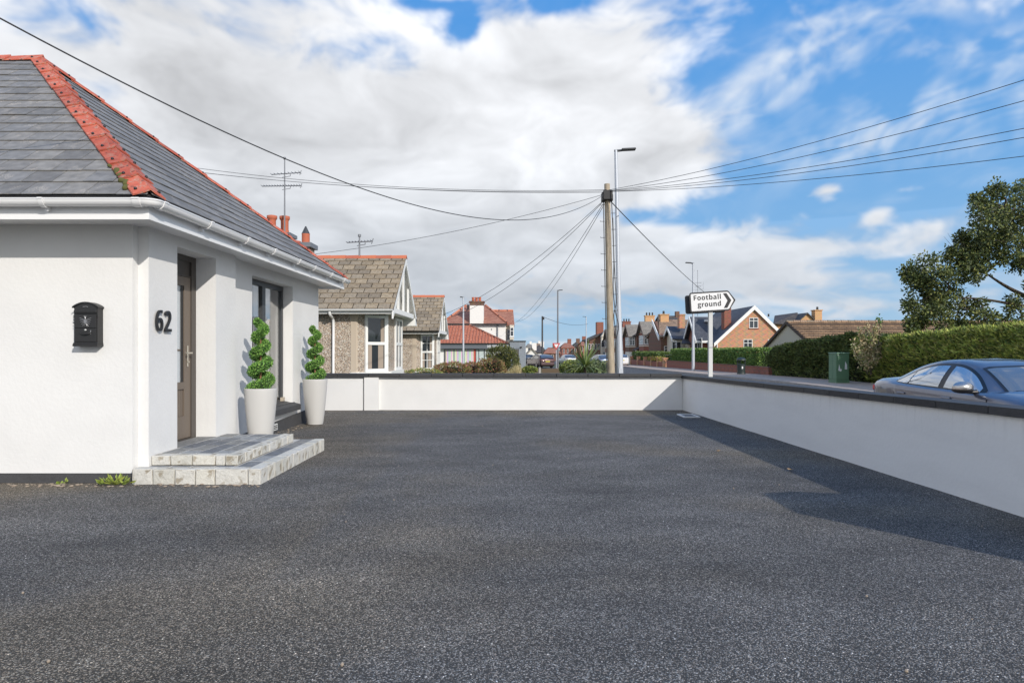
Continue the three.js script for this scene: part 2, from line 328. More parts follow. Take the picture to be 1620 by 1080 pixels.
{ // red clay ridge tiles with pale lichen and soot
  const n = 512;
  const map = dataTex(n, (x, y, c) => {
    const a = tileable(x, y, n, 7, 41, 5), l = sstep(-0.02, 0.26, tileable(x, y, n, 6, 51, 5)) * sstep(-0.25, 0.2, tileable(x, y, n, 40, 61, 3)), d = sstep(0.22, 0.4, tileable(x, y, n, 11, 71, 4));
    let r = 0.54 * (1 + 0.4 * a), g = 0.125 * (1 + 0.45 * a), b = 0.072 * (1 + 0.4 * a);
    r = lerp(r, 0.44, l * 0.7); g = lerp(g, 0.33, l * 0.7); b = lerp(b, 0.25, l * 0.7); r = lerp(r, 0.06, d * 0.7); g = lerp(g, 0.045, d * 0.7); b = lerp(b, 0.035, d * 0.7);
    c[0] = s255(r); c[1] = s255(g); c[2] = s255(b);
  }, { rep: 1.15 });
  M.clay = std(0xffffff, 0.85, { map }); M.clayDark = std([0.78, 0.72, 0.72], 0.85, { map });
  M.clayNew = std([0.55, 0.16, 0.075], 0.8); M.pot = std([0.46, 0.13, 0.07], 0.8);
}
{ // concrete roof tile, weathered
  const n = 512;
  const map = dataTex(n, (x, y, c) => { const a = tileable(x, y, n, 8, 81, 5), m = sstep(0.12, 0.36, tileable(x, y, n, 22, 91, 4)); const v = 1 + 0.5 * a; c[0] = s255(lerp(0.285 * v, 0.10, m * 0.7)); c[1] = s255(lerp(0.232 * v, 0.086, m * 0.7)); c[2] = s255(lerp(0.168 * v, 0.062, m * 0.7)); }, { rep: 1.3 });
  M.tiles = [[1, 1, 1], [0.8, 0.8, 0.8], [1.2, 1.17, 1.1], [0.95, 0.92, 0.86], [1.05, 1.06, 1.06]].map((k) => std(k, 0.9, { map }));
  M.tileBack = std([0.035, 0.03, 0.026], 0.9);
}
{ // pebbledash
  const n = 1024, col = new Float32Array(n * n * 3), hg = new Float32Array(n * n);
  for (let k = 0; k < n * n; k++) { col[k * 3] = 0.24; col[k * 3 + 1] = 0.19; col[k * 3 + 2] = 0.15; }
  const pal = [[0.62, 0.56, 0.47], [0.42, 0.34, 0.26], [0.27, 0.19, 0.14], [0.50, 0.40, 0.30], [0.72, 0.67, 0.60], [0.24, 0.19, 0.16], [0.48, 0.35, 0.26], [0.60, 0.52, 0.43]];
  for (let i = 0; i < 26000; i++) { const cx = rnd() * n, cy = rnd() * n, r = rr(2.6, 5.4), p = pal[Math.floor(rnd() * pal.length)], R = Math.ceil(r), k2 = rr(0.75, 1.15); for (let y = -R; y <= R; y++) for (let x = -R; x <= R; x++) { const q = (x * x + y * y) / (r * r); if (q > 1) continue; const k = ((Math.floor(cy + y) + n) % n) * n + (Math.floor(cx + x) + n) % n; hg[k] = Math.sqrt(1 - q); for (let j = 0; j < 3; j++) col[k * 3 + j] = Math.min(0.9, p[j] * k2 * 1.45); } }
  const map = dataTex(n, (x, y, c) => { const k = (y * n + x) * 3; for (let j = 0; j < 3; j++) c[j] = s255(col[k + j]); }, { rep: 1 / 2.2 });
  const bump = dataTex(n, (x, y, c) => { c[0] = c[1] = c[2] = 255 * hg[y * n + x]; }, { srgb: false, rep: 1 / 2.2 });
  M.pebble = std(0xffffff, 0.95, { map, bumpMap: bump, bumpScale: 0.012 });
}
function brickTex(base, vary, mortar) {                          // 0.9 x 0.6 m tile: 4 bricks by 8 courses
  const n = 512, cols = [];
  for (let i = 0; i < 64; i++) cols.push([1 + rr(-vary, vary), 1 + rr(-vary, vary) * 0.8, 1 + rr(-vary, vary) * 0.8]);
  const map = dataTex(n, (x, y, c) => {
    const r = Math.floor(y / 64), xx = (x + (r % 2) * 64) % n, q = Math.floor(xx / 128), fy = y % 64, fx = xx % 128, mort = fy < 9 || fx < 9, k = cols[(r * 4 + q) % 64], nn = 1 + 0.25 * (rnd() - 0.5);
    for (let j = 0; j < 3; j++) c[j] = s255((mort ? mortar[j] : base[j] * k[j]) * nn);
  });
  map.repeat.set(1 / 0.9, 1 / 0.6); return map;
}
M.brickOrange = std(0xffffff, 0.9, { map: brickTex([0.50, 0.23, 0.125], 0.32, [0.42, 0.36, 0.29]) });
M.brickRed = std(0xffffff, 0.9, { map: brickTex([0.27, 0.085, 0.05], 0.3, [0.25, 0.2, 0.17]) });
M.brickBrown = std(0xffffff, 0.9, { map: brickTex([0.17, 0.085, 0.055], 0.35, [0.18, 0.15, 0.13]) });
M.brickOchre = std(0xffffff, 0.9, { map: brickTex([0.58, 0.33, 0.15], 0.15, [0.55, 0.42, 0.28]) });
function courseTex(a, b, line, gauge, wave) {                    // far tiled roofs: colour only, courses of one tile each
  const n = 512, map = dataTex(n, (x, y, c) => {
    const row = Math.floor(y / 64), fy = (y % 64) / 64, fx = ((x + (row % 2) * 32 * wave) % 64) / 64, v = noise(row * 3.3, Math.floor((x + (row % 2) * 32) / 64) * 2.7, 1.1), e = tileable(x, y, n, 10, 5, 4), dk = fy < 0.12 ? 1 : (wave && fx < 0.09 ? 0.6 : 0);
    for (let j = 0; j < 3; j++) c[j] = s255(lerp(lerp(a[j], b[j], clamp(0.5 + v + 0.5 * e)), line[j], dk));
  }); map.repeat.set(1 / (gauge * 8), 1 / (gauge * 8)); return map;
}
M.roofRed = std(0xffffff, 0.85, { map: courseTex([0.46, 0.14, 0.075], [0.62, 0.26, 0.16], [0.13, 0.05, 0.04], 0.36, 1) });
M.roofRedOld = std(0xffffff, 0.9, { map: courseTex([0.30, 0.12, 0.08], [0.44, 0.21, 0.14], [0.12, 0.06, 0.05], 0.3, 1) });
M.roofBrown = std(0xffffff, 0.9, { map: courseTex([0.20, 0.14, 0.10], [0.36, 0.25, 0.17], [0.06, 0.045, 0.04], 0.33, 1) });
M.roofBrown2 = std([1.15, 1.1, 1.02], 0.9, { map: M.roofBrown.map });
M.roofGrey = std(0xffffff, 0.85, { map: courseTex([0.20, 0.18, 0.155], [0.31, 0.28, 0.235], [0.06, 0.055, 0.05], 0.3, 1) });
M.roofSlate = std(0xffffff, 0.6, { map: courseTex([0.062, 0.066, 0.078], [0.10, 0.105, 0.118], [0.03, 0.03, 0.035], 0.28, 1) });
M.roofDark = std(0xffffff, 0.75, { map: courseTex([0.055, 0.048, 0.045], [0.11, 0.095, 0.085], [0.025, 0.022, 0.02], 0.3, 1) });
{ // stone blocks and flags of the steps
  const n = 512;
  const map = dataTex(n, (x, y, c) => { const a = tileable(x, y, n, 6, 101, 5), f = tileable(x, y, n, 50, 111, 3), m = sstep(0.08, 0.34, tileable(x, y, n, 4, 121, 5) + 0.16 * f), v = 1 + 0.18 * a + 0.2 * f; c[0] = s255(lerp(0.56 * v, 0.27, m * 0.8)); c[1] = s255(lerp(0.545 * v, 0.225, m * 0.8)); c[2] = s255(lerp(0.50 * v, 0.16, m * 0.8)); }, { rep: 1.7 });
  const bump = dataTex(n, (x, y, c) => { c[0] = c[1] = c[2] = 128 + 100 * tileable(x, y, n, 12, 131, 5); }, { srgb: false, rep: 2.2 });
  M.stone = [[1, 1, 1], [0.92, 0.92, 0.9], [1.04, 1.03, 1.0]].map((k) => std(k, 0.95, { map, bumpMap: bump, bumpScale: 0.012 }));
  const map2 = dataTex(n, (x, y, c) => { const a = tileable(x, y, n, 9, 141, 5), f = tileable(x, y, n, 40, 151, 3), v = 0.19 * (1 + 0.6 * a + 0.4 * f); c[0] = s255(v); c[1] = s255(v * 1.03); c[2] = s255(v * 1.07); }, { rep: 1.4 });
  M.flag = [[1, 1, 1], [1.5, 1.5, 1.48], [0.8, 0.82, 0.86], [1.2, 1.16, 1.08]].map((k) => std(k, 0.7, { map: map2, bumpMap: bump, bumpScale: 0.008 }));
  M.grout = std([0.52, 0.50, 0.46], 0.95, { bumpMap: bump, bumpScale: 0.006 });
  const mapW = dataTex(n, (x, y, c) => { const a = tileable(x, y, n, 5, 161, 4), s = noise(x * 0.16, y * 0.006, 3) + 0.6 * noise(x * 0.4, y * 0.012, 6), v = 1 + 0.28 * a + 0.32 * s, m = sstep(0.15, 0.4, noise(x * 0.02, y * 0.02, 9)); c[0] = s255(0.38 * v); c[1] = s255(lerp(0.315, 0.325, m) * v); c[2] = s255(0.235 * v); }, { rep: 0.7 });
  M.pole = std(0xffffff, 0.9, { map: mapW });
  const mapC = dataTex(n, (x, y, c) => { const a = tileable(x, y, n, 10, 171, 5), f = tileable(x, y, n, 80, 181, 2), v = 1 + 0.3 * a + 0.25 * f; c[0] = s255(0.04 * v); c[1] = s255(0.04 * v); c[2] = s255(0.042 * v); }, { rep: 1.1 });
  M.coping = [[1, 1, 1], [0.85, 0.85, 0.88], [1.2, 1.2, 1.2], [1.05, 1.03, 1.0]].map((k) => std(k, 0.62, { map: mapC, bumpMap: bump, bumpScale: 0.003 }));
  M.plinth = std([1.5, 1.5, 1.5], 0.9, { map: mapC, bumpMap: bump, bumpScale: 0.006 });
  const mapG = dataTex(n, (x, y, c) => { const a = tileable(x, y, n, 9, 191, 5), f = tileable(x, y, n, 70, 201, 2), v = 1 + 0.35 * a + 0.25 * f; c[0] = s255(0.30 * v); c[1] = s255(0.265 * v); c[2] = s255(0.235 * v); }, { rep: 0.5 });
  M.paving = std([1.6, 1.38, 1.22], 0.9, { map: mapG }); M.concrete = std([1.25, 1.3, 1.35], 0.9, { map: mapG });
  const mapGr = dataTex(n, (x, y, c) => { const a = tileable(x, y, n, 9, 211, 5), f = tileable(x, y, n, 90, 221, 2), v = 1 + 0.5 * a + 0.5 * f; c[0] = s255(0.075 * v); c[1] = s255(0.095 * v); c[2] = s255(0.035 * v); }, { rep: 0.4 });
  M.grass = std(0xffffff, 0.95, { map: mapGr });
}
M.pvc = phy([0.82, 0.82, 0.82], 0.3, { clearcoat: 0.4, clearcoatRoughness: 0.2 });
M.pvcMatt = std([0.78, 0.78, 0.77], 0.5);
M.soffit = std([0.78, 0.78, 0.78], 0.45);
M.black = std([0.02, 0.02, 0.021], 0.45);
M.digit = std([0.018, 0.018, 0.019], 0.4);
M.door = std([0.155, 0.122, 0.094], 0.5);
M.doorDark = std([0.075, 0.064, 0.055], 0.5);
M.steel = std([0.62, 0.58, 0.50], 0.28, { metalness: 0.9 });
M.alu = std([0.045, 0.048, 0.052], 0.42);
M.glass = phy([1, 1, 1], 0.02, { transmission: 1, thickness: 0, ior: 1.5 });
M.frost = phy([0.86, 0.9, 0.92], 0.35, { transmission: 0.5, thickness: 0, ior: 1.5 });
M.curtain = std([0.74, 0.73, 0.70], 0.95);
M.curtainBrown = std([0.22, 0.16, 0.12], 0.95);
M.room = std([0.10, 0.095, 0.09], 0.95);
M.pane = phy([0.035, 0.042, 0.05], 0.06, { ior: 1.75 });
M.paneLight = phy([0.24, 0.27, 0.29], 0.08, { ior: 1.7 });
M.whitePaint = std([0.80, 0.80, 0.78], 0.5);
M.cream = std([0.66, 0.60, 0.50], 0.85);
M.stucco = std([0.78, 0.76, 0.72], 0.9);
M.greyBoard = std([0.50, 0.49, 0.46], 0.8);
M.potWhite = std([0.52, 0.51, 0.49], 0.55);
M.galv = std([0.50, 0.53, 0.58], 0.5, { metalness: 0.25 });
M.galvDark = std([0.20, 0.21, 0.23], 0.5, { metalness: 0.3 });
M.wire = std([0.045, 0.047, 0.05], 0.7);
M.lampHead = std([0.05, 0.052, 0.056], 0.5);
M.leaf = phy(0xffffff, 0.62, { vertexColors: true, transmission: 0.22, thickness: 0, side: THREE.DoubleSide });
M.needle = std(0xffffff, 0.75, { vertexColors: true, side: THREE.DoubleSide });
M.bark = std([0.075, 0.058, 0.045], 0.95);
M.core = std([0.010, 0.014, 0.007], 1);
M.stem = std([0.26, 0.14, 0.075], 0.9);
M.soil = std([0.05, 0.037, 0.027], 1);
// ---------------------------------------------------------------- ground, road, pavements, driveway
const gy = (D) => D < 32 ? -0.2 : D < 75 ? lerp(-0.2, -0.6, (D - 32) / 43) : D < 200 ? lerp(-0.6, -1.7, (D - 75) / 125) : D < 900 ? lerp(-1.7, -9, (D - 200) / 700) : -9;
const DS = [-60, -20, 0, 16, 32, 50, 64, 75, 100, 140, 200, 400, 900, 2500];
function strip(x0, x1, D0, D1, lift, th = 0) {                  // a sheet that follows the fall of the street; with a front edge if th
  const ds = [D0, ...DS.filter((d) => d > D0 && d < D1), D1], gs = [];
  for (let i = 0; i < ds.length - 1; i++) {
    const a = gy(ds[i]) + lift, b = gy(ds[i + 1]) + lift;
    const q = [V(x0, a, ds[i]), V(x1, a, ds[i]), V(x1, b, ds[i + 1]), V(x0, b, ds[i + 1])];
    if (th) gs.push(panel(q, th)); else { const g = new THREE.BufferGeometry(); g.setAttribute('position', new THREE.Float32BufferAttribute([q[0], q[1], q[2], q[0], q[2], q[3]].flatMap((p) => [p.x, p.y, p.z]), 3)); g.computeVertexNormals(); gs.push(metric(g)); }
  }
  return gs;
}
struct('ground', strip(-900, 900, -60, 2500, -0.06), M.grass);
const roadGeo = merge([...strip(6.6, 12.5, -30, 200, -0.02), ...strip(-60, 6.6, 68, 79, -0.018)]);
struct('road', roadGeo, M.road);
struct('pavement', strip(4.2, 6.48, -30, 66, 0.09, 0.2), M.paving);
struct('pavement', strip(12.62, 15.85, -30, 200, 0.09, 0.2), M.paving);
struct('kerb', strip(6.48, 6.6, -30, 66, 0.094, 0.2), M.concrete);
struct('kerb', strip(12.5, 12.62, -30, 200, 0.094, 0.2), M.concrete);
{ // driveway: one gently uneven sheet with brown dust and rolled patches
  const nx = 150, nz = 190, g = new THREE.PlaneGeometry(18.2, 23.5, nx, nz); g.rotateX(-Math.PI / 2);
  const p = g.attributes.position, c = new Float32Array(p.count * 3), uv = g.attributes.uv;
  for (let i = 0; i < p.count; i++) {
    const x = p.getX(i) - 4.9, z = p.getZ(i) - 3.75, D = -z;
    p.setXYZ(i, x, 0.006 * fbm(x * 0.8, z * 0.8, 2, 3) - 0.004, z); uv.setXY(i, x, z);
    const a = fbm(x * 0.55, z * 1.1, 1.2, 4), b = fbm(x * 1.9, z * 3.1, 5.2, 4), v = 1 + 0.5 * a + 0.38 * b;
    const br = clamp(sstep(-0.05, 0.45, fbm(x * 0.35, z * 0.5, 8.2, 4) + (x < -1.5 ? 0.18 : 0) + (D > 13.6 ? 0.2 : 0)) * 0.9);
    c[i * 3] = v * lerp(0.98, 1.18, br); c[i * 3 + 1] = v * lerp(1.0, 1.08, br); c[i * 3 + 2] = v * lerp(1.05, 0.93, br);
  }
  g.setAttribute('color', new THREE.BufferAttribute(c, 3)); g.computeVertexNormals();
  struct('driveway', g, M.asphalt);
}
// ---------------------------------------------------------------- the white bungalow
const house = thing('white_bungalow', 'white rendered bungalow with slate hip roof and red hip tiles', 'house', [-3.86, 0, 6.94]);
{
  const X = -3.86, XP = -3.75, T = 2.62, Df = 6.94, Db = 13.6, XL = -13.58;
  const dz = [7.64, 8.635], dy = [0.23, 2.505], wz = [10.13, 12.01], wy = [0.42, 2.455];
  mesh('wall', [
    prism(rect(Df, Db, 0, 2.66), 'x', X - 0.3, X, [rect(dz[0], dz[1], dy[0], dy[1]), rect(wz[0], wz[1], wy[0], wy[1])]),
    bx(XL, X - 0.3, 0, 2.66, Df, Df + 0.3), bx(XL, X - 0.3, 0, 2.66, Db - 0.3, Db), bx(XL, XL + 0.3, 0, 2.66, Df + 0.3, Db - 0.3),
    prism(rect(7.04, 9.25, 0, 2.628), 'x', X + 0.001, XP, [rect(dz[0], dz[1], dy[0], dy[1])]),
  ], M.white, house);
  mesh('plinth', [bx(XL, X + 0.004, -0.05, 0.095, Df - 0.006, Df + 0.01), prism([[9.26, -0.05], [Db, -0.05], [Db, 0.25], [9.26, 0.13]], 'x', X - 0.01, X + 0.012)], M.plinth, house);
  // interior, seen through the glass
  mesh('floor', bx(XL + 0.3, X - 0.3, -0.02, 0.24, Df + 0.3, Db - 0.3), M.room, house);
  mesh('ceiling', bx(XL + 0.3, X - 0.3, 2.6, 2.65, Df + 0.3, Db - 0.3), M.curtain, house);
  mesh('partition', bx(-7.0, -6.9, 0.24, 2.6, Df + 0.3, Db - 0.3), M.curtain, house);

  // roof
  const E = 2.80, ex = -3.42, e0 = 6.45, e1 = 13.95, RX = -7.04, RD = 10.2, RY = 5.67, LX = -14.02, LR = -10.4;
  const roof = mesh('roof', [
    panel([V(LX, E, e0), V(ex, E, e0), V(RX, RY, RD), V(LR, RY, RD)], 0.05), panel([V(ex, E, e0), V(ex, E, e1), V(RX, RY, RD)], 0.05),
    panel([V(ex, E, e1), V(LX, E, e1), V(LR, RY, RD), V(RX, RY, RD)], 0.05), panel([V(LX, E, e1), V(LX, E, e0), V(LR, RY, RD)], 0.05),
  ], M.slateDark, house);
  const run = RD - e0, rise = RY - E, Lf = Math.hypot(run, rise), ru = ex - RX, Ls = Math.hypot(ru, rise), n = 17;
  const onScreen = (m) => { const D = -m.z, px = CX + F * m.x / D; return px > -14; };
  // front slope: u = X - RX, s up the slope; hip on the right
  layRoof(roof, { O: V(RX, E, e0), U: new THREE.Vector3(1, 0, 0), S: new THREE.Vector3(0, rise / Lf, -run / Lf), N: new THREE.Vector3(0, run / Lf, rise / Lf), courses: n, gauge: Lf / n, width: 0.3, gap: 0.008, u0: -3.3, u1: ru + 0.1, jitter: 0.005,
    clips: [[1, ru / Lf, ru - 0.01], [0, 1, Lf - 0.02]], mats: M.slates, name: 'slate', rest: 'slate_field', pick: onScreen });
  // side slope: u = depth from the middle
  layRoof(roof, { O: V(ex, E, RD), U: new THREE.Vector3(0, 0, -1), S: new THREE.Vector3(-ru / Ls, rise / Ls, 0), N: new THREE.Vector3(rise / Ls, ru / Ls, 0), courses: n, gauge: Ls / n, width: 0.33, gap: 0.009, u0: -run, u1: run + 0.2, jitter: 0.005,
    clips: [[1, run / Ls, run - 0.01], [-1, run / Ls, run - 0.01], [0, 1, Ls - 0.02]], mats: M.slates, name: 'slate', rest: 'slate_field', pick: () => true });
  // hip and ridge tiles
  const bolts = [], hip = (P0, P1, a, b, count, name, w) => {
    for (let i = 0; i < count; i++) {
      const p0 = P0.clone().lerp(P1, (i - 0.06) / count), p1 = P0.clone().lerp(P1, (i + 1.04) / count);
      mesh(name, capTile(p0, p1, a, b, w * rr(0.97, 1.03), 0.016, 0.03), rnd() < 0.7 ? M.clay : M.clayDark, roof);
      const nn = a.clone().add(b).negate().normalize(), q = p0.clone().lerp(p1, 0.2);
      for (const d of [a, b]) { const g = new THREE.SphereGeometry(0.016, 8, 6); const c = q.clone().addScaledVector(d, w * 0.74).addScaledVector(nn, 0.05); g.translate(c.x, c.y, c.z); bolts.push(g); }
    }
  };
  const lift = (p) => p.clone().add(new THREE.Vector3(0, 0.035, 0));
  const perp = (into, along) => into.clone().addScaledVector(along, -into.dot(along)).normalize();
  const A = lift(V(RX, RY, RD)), C1 = lift(V(ex - 0.02, E, e0 + 0.02)), C2 = lift(V(ex - 0.02, E, e1 - 0.02));
  const h1 = A.clone().sub(C1).normalize(), h2 = A.clone().sub(C2).normalize();
  const Sf = new THREE.Vector3(-1, 0, 0), Ss = new THREE.Vector3(0, 0, -1);
  hip(C1, A, perp(Sf, h1), perp(Ss, h1), 13, 'hip_tile', 0.155);
  hip(C2, A, perp(new THREE.Vector3(0, 0, 1), h2), perp(Sf, h2), 13, 'hip_tile', 0.155);
  hip(A.clone(), A.clone().add(new THREE.Vector3(-3.4, 0, 0)), new THREE.Vector3(0, -rise / Lf, run / Lf), new THREE.Vector3(0, -rise / Lf, -run / Lf), 7, 'ridge_tile', 0.15);
  mesh('tile_bolt', bolts, M.black, roof, 'stuff');
  { const g = []; for (let i = 0; i < 26; i++) { const k = new THREE.IcosahedronGeometry(rr(0.015, 0.035), 1), t = rr(0, 0.13), q = C1.clone().lerp(A, t); k.translate(q.x - 0.16 - rr(0, 0.05) + 0.1 * t, q.y + 0.02, q.z + 0.0 + rr(-0.02, 0.03)); g.push(k); } mesh('moss', g, std([0.10, 0.10, 0.03], 1), roof, 'stuff'); }

  // soffit boards, fascia, gutters
  const sof = [];
  for (let x = -6.5; x < -3.47; x += 0.1) sof.push(bx(x + 0.003, Math.min(x + 0.1, -3.465), T, T + 0.012, 6.48, Df + (x < -3.9 ? -0.002 : 0)));
  for (let d = Df + 0.003; d < 13.9; d += 0.1) sof.push(bx(-3.858, -3.465, T, T + 0.012, d, Math.min(d + 0.097, 13.93)));
  mesh('soffit_board', sof, M.soffit, house, 'stuff');
  mesh('soffit', [bx(LX + 0.05, -3.465, T + 0.012, T + 0.02, 6.48, Df - 0.001), bx(-3.857, -3.465, T + 0.012, T + 0.02, Df, 13.93), bx(LX + 0.05, -3.858, T, T + 0.02, Db + 0.001, 13.93)], M.soffit, house);
  mesh('fascia', [
    bx(LX + 0.05, -3.443, 2.585, 2.79, 6.462, 6.479), bx(-3.461, -3.443, 2.585, 2.79, 6.479, 13.937), bx(LX + 0.05, -3.461, 2.585, 2.79, 13.925, 13.94),
    bx(LX + 0.05, -3.432, 2.582, 2.632, 6.451, 6.462), bx(-3.443, -3.432, 2.582, 2.632, 6.462, 13.945),
  ], M.pvc, house);
  const R = 0.058, r = 0.052, half = [];
  for (let i = 0; i <= 14; i++) { const a = Math.PI * (1 + i / 14); half.push([R * Math.cos(a), R * Math.sin(a)]); }
  half.push([R + 0.006, 0.0], [R + 0.006, 0.012], [r - 0.002, 0.012]);
  for (let i = 14; i >= 0; i--) { const a = Math.PI * (1 + i / 14); half.push([r * Math.cos(a), r * Math.sin(a)]); }
  half.push([-r + 0.002, 0.012], [-R - 0.006, 0.012], [-R - 0.006, 0]);
  const GD = 6.388, GX = -3.37, GY = 2.748, sh = (cx, cy, k = 1) => half.map(([a, b]) => [cx + a * k, cy + b * k]);
  const bend = new THREE.LatheGeometry([...half, half[0]].map(([a, b]) => new THREE.Vector2(0.073 + a, b)), 12, 0, Math.PI / 2); bend.translate(-3.443, GY, -6.461);
  mesh('gutter', [prism(sh(GD, GY), 'x', LX, -3.443), prism(sh(GX, GY), 'z', 6.461, 13.98), bend, prism([...Array(15)].map((_, i) => { const a = Math.PI * (1 + i / 14); return [GX + R * Math.cos(a), GY + R * Math.sin(a)]; }), 'z', 13.98, 13.988)], M.pvc, house);
  for (const x of [-6.9, -6.08, -5.24, -4.4]) mesh('gutter_bracket', [prism(sh(GD, GY - 0.001, 1.2), 'x', x, x + 0.045), bx(x, x + 0.035, 2.655, 2.69, 6.42, 6.462)], M.pvc, house);
  mesh('gutter_bracket', [prism(sh(GD, GY, 1.14), 'x', -3.53, -3.46), prism(sh(GX, GY, 1.14), 'z', 6.49, 6.56)], M.pvc, house);
  for (const d of [7.5, 8.56, 9.53, 10.64, 11.48, 12.55, 13.5]) mesh('gutter_bracket', [prism(sh(GX, GY - 0.001, 1.2), 'z', d, d + 0.055), bx(-3.443, -3.40, 2.655, 2.69, d, d + 0.04)], M.pvc, house);

  // front door, set back in the porch wall
  const F0 = -4.0, lip = (a, b, c, d, x0, x1) => bx(x0, x1, c, d, a, b);
  mesh('door_frame', [lip(dz[0], 7.76, dy[0], dy[1], F0 - 0.07, F0), lip(8.515, dz[1], dy[0], dy[1], F0 - 0.07, F0), lip(7.76, 8.515, 2.44, dy[1], F0 - 0.07, F0), lip(7.76, 8.515, 2.245, 2.265, F0 - 0.07, F0 - 0.01), lip(7.76, 8.515, dy[0], 0.262, F0 - 0.09, F0 + 0.02)], M.doorDark, house);
  mesh('transom_panel', bx(F0 - 0.05, F0 - 0.025, 2.265, 2.44, 7.76, 8.515), M.doorDark, house);
  const leaf = mesh('door', [
    lip(7.765, 7.93, 0.268, 2.24, F0 - 0.065, F0 - 0.012), lip(8.345, 8.51, 0.268, 2.24, F0 - 0.065, F0 - 0.012), lip(7.93, 8.345, 2.13, 2.24, F0 - 0.065, F0 - 0.012),
    lip(7.93, 8.345, 0.87, 0.955, F0 - 0.065, F0 - 0.008), lip(7.93, 8.345, 0.268, 0.54, F0 - 0.065, F0 - 0.012), lip(7.93, 8.345, 1.335, 1.355, F0 - 0.05, F0 - 0.03),
  ], M.door, house);
  for (let i = 0; i < 7; i++) { const a = 7.931 + i * 0.0592; mesh('door_plank', bx(F0 - 0.055, F0 - 0.026, 0.541, 0.869, a + 0.004, a + 0.0552), M.door, leaf); }
  mesh('door_glass', bx(F0 - 0.043, F0 - 0.037, 0.956, 2.129, 7.931, 8.344), M.frost, leaf);
  mesh('weather_seal', [lip(8.30, 8.344, 0.956, 2.129, F0 - 0.036, F0 - 0.022), lip(7.931, 7.96, 0.956, 2.129, F0 - 0.036, F0 - 0.022)], M.black, leaf);
  mesh('handle', [rbx(F0 - 0.012, F0 - 0.001, 1.14, 1.40, 8.405, 8.437, 0.005), rod(V(F0 - 0.005, 1.31, 8.42), V(F0 + 0.045, 1.31, 8.42), 0.011), rod(V(F0 + 0.045, 1.31, 8.43), V(F0 + 0.045, 1.31, 8.30), 0.0105), rod(V(F0 - 0.002, 1.20, 8.421), V(F0 + 0.012, 1.20, 8.421), 0.014)], M.steel, leaf);
  mesh('curtain', (() => { const g = new THREE.PlaneGeometry(0.9, 2.1, 40, 1); const p = g.attributes.position; for (let i = 0; i < p.count; i++) p.setZ(i, 0.012 * Math.sin(p.getX(i) * 55)); g.computeVertexNormals(); g.rotateY(Math.PI / 2); g.translate(-4.13, 1.35, -8.14); return metric(g); })(), std([0.70, 0.70, 0.70], 0.95), house);

  // patio window
  const FX = -4.03;
  const pw = mesh('patio_window', [
    bx(FX - 0.07, FX, wy[0], wy[1], wz[0], wz[0] + 0.075), bx(FX - 0.07, FX, wy[0], wy[1], wz[1] - 0.075, wz[1]), bx(FX - 0.07, FX, wy[1] - 0.085, wy[1], wz[0] + 0.075, wz[1] - 0.075), bx(FX - 0.07, FX, wy[0], wy[0] + 0.06, wz[0] + 0.075, wz[1] - 0.075),
    bx(FX - 0.06, FX + 0.004, wy[0] + 0.06, wy[1] - 0.085, 11.0, 11.14),
  ], M.alu, house);
  mesh('pane', bx(FX - 0.034, FX - 0.028, wy[0] + 0.06, wy[1] - 0.085, wz[0] + 0.075, 11.0), phy([1, 1, 1], 0.02, { transmission: 1, thickness: 0, ior: 2.0 }), pw);
  mesh('pane', bx(FX - 0.034, FX - 0.028, wy[0] + 0.06, wy[1] - 0.085, 11.14, wz[1] - 0.075), phy([1, 1, 1], 0.02, { transmission: 1, thickness: 0, ior: 2.0 }), pw);
  const drape = (d0, d1, x, mat) => { const g = new THREE.PlaneGeometry(d1 - d0, 1.98, 60, 1), p = g.attributes.position; for (let i = 0; i < p.count; i++) p.setZ(i, 0.022 * Math.sin(p.getX(i) * 46) + 0.012 * Math.sin(p.getX(i) * 21 + 1)); g.computeVertexNormals(); g.rotateY(Math.PI / 2); g.translate(x, 1.43, -(d0 + d1) / 2); mesh('curtain', metric(g), mat, house); };
  drape(11.2, 11.97, -4.26, M.curtain); drape(10.2, 10.7, -4.26, M.curtain);
  // sill of the patio window, sloping outwards, on a white apron
  mesh('window_sill', prism([[-4.03, 0.425], [-4.03, 0.455], [-3.77, 0.395], [-3.745, 0.385], [-3.745, 0.295], [-3.80, 0.295], [-3.80, 0.30], [-3.859, 0.30], [-3.859, 0.425]].reverse(), 'z', 10.03, 12.1), M.coping[2], house);
  mesh('cill_block', bx(-4.03, -3.98, 0.456, 0.52, 11.86, 11.95), std([0.42, 0.36, 0.28], 0.8), house);
  const v = mesh('air_vent', [bx(-3.848, -3.835, 0.045, 0.145, 10.9, 11.16)], M.whitePaint, house);
  for (let i = 0; i < 3; i++) mesh('vent_slot', bx(-3.8355, -3.832, 0.06 + i * 0.026, 0.075 + i * 0.026, 10.92, 11.14), M.black, v);
}
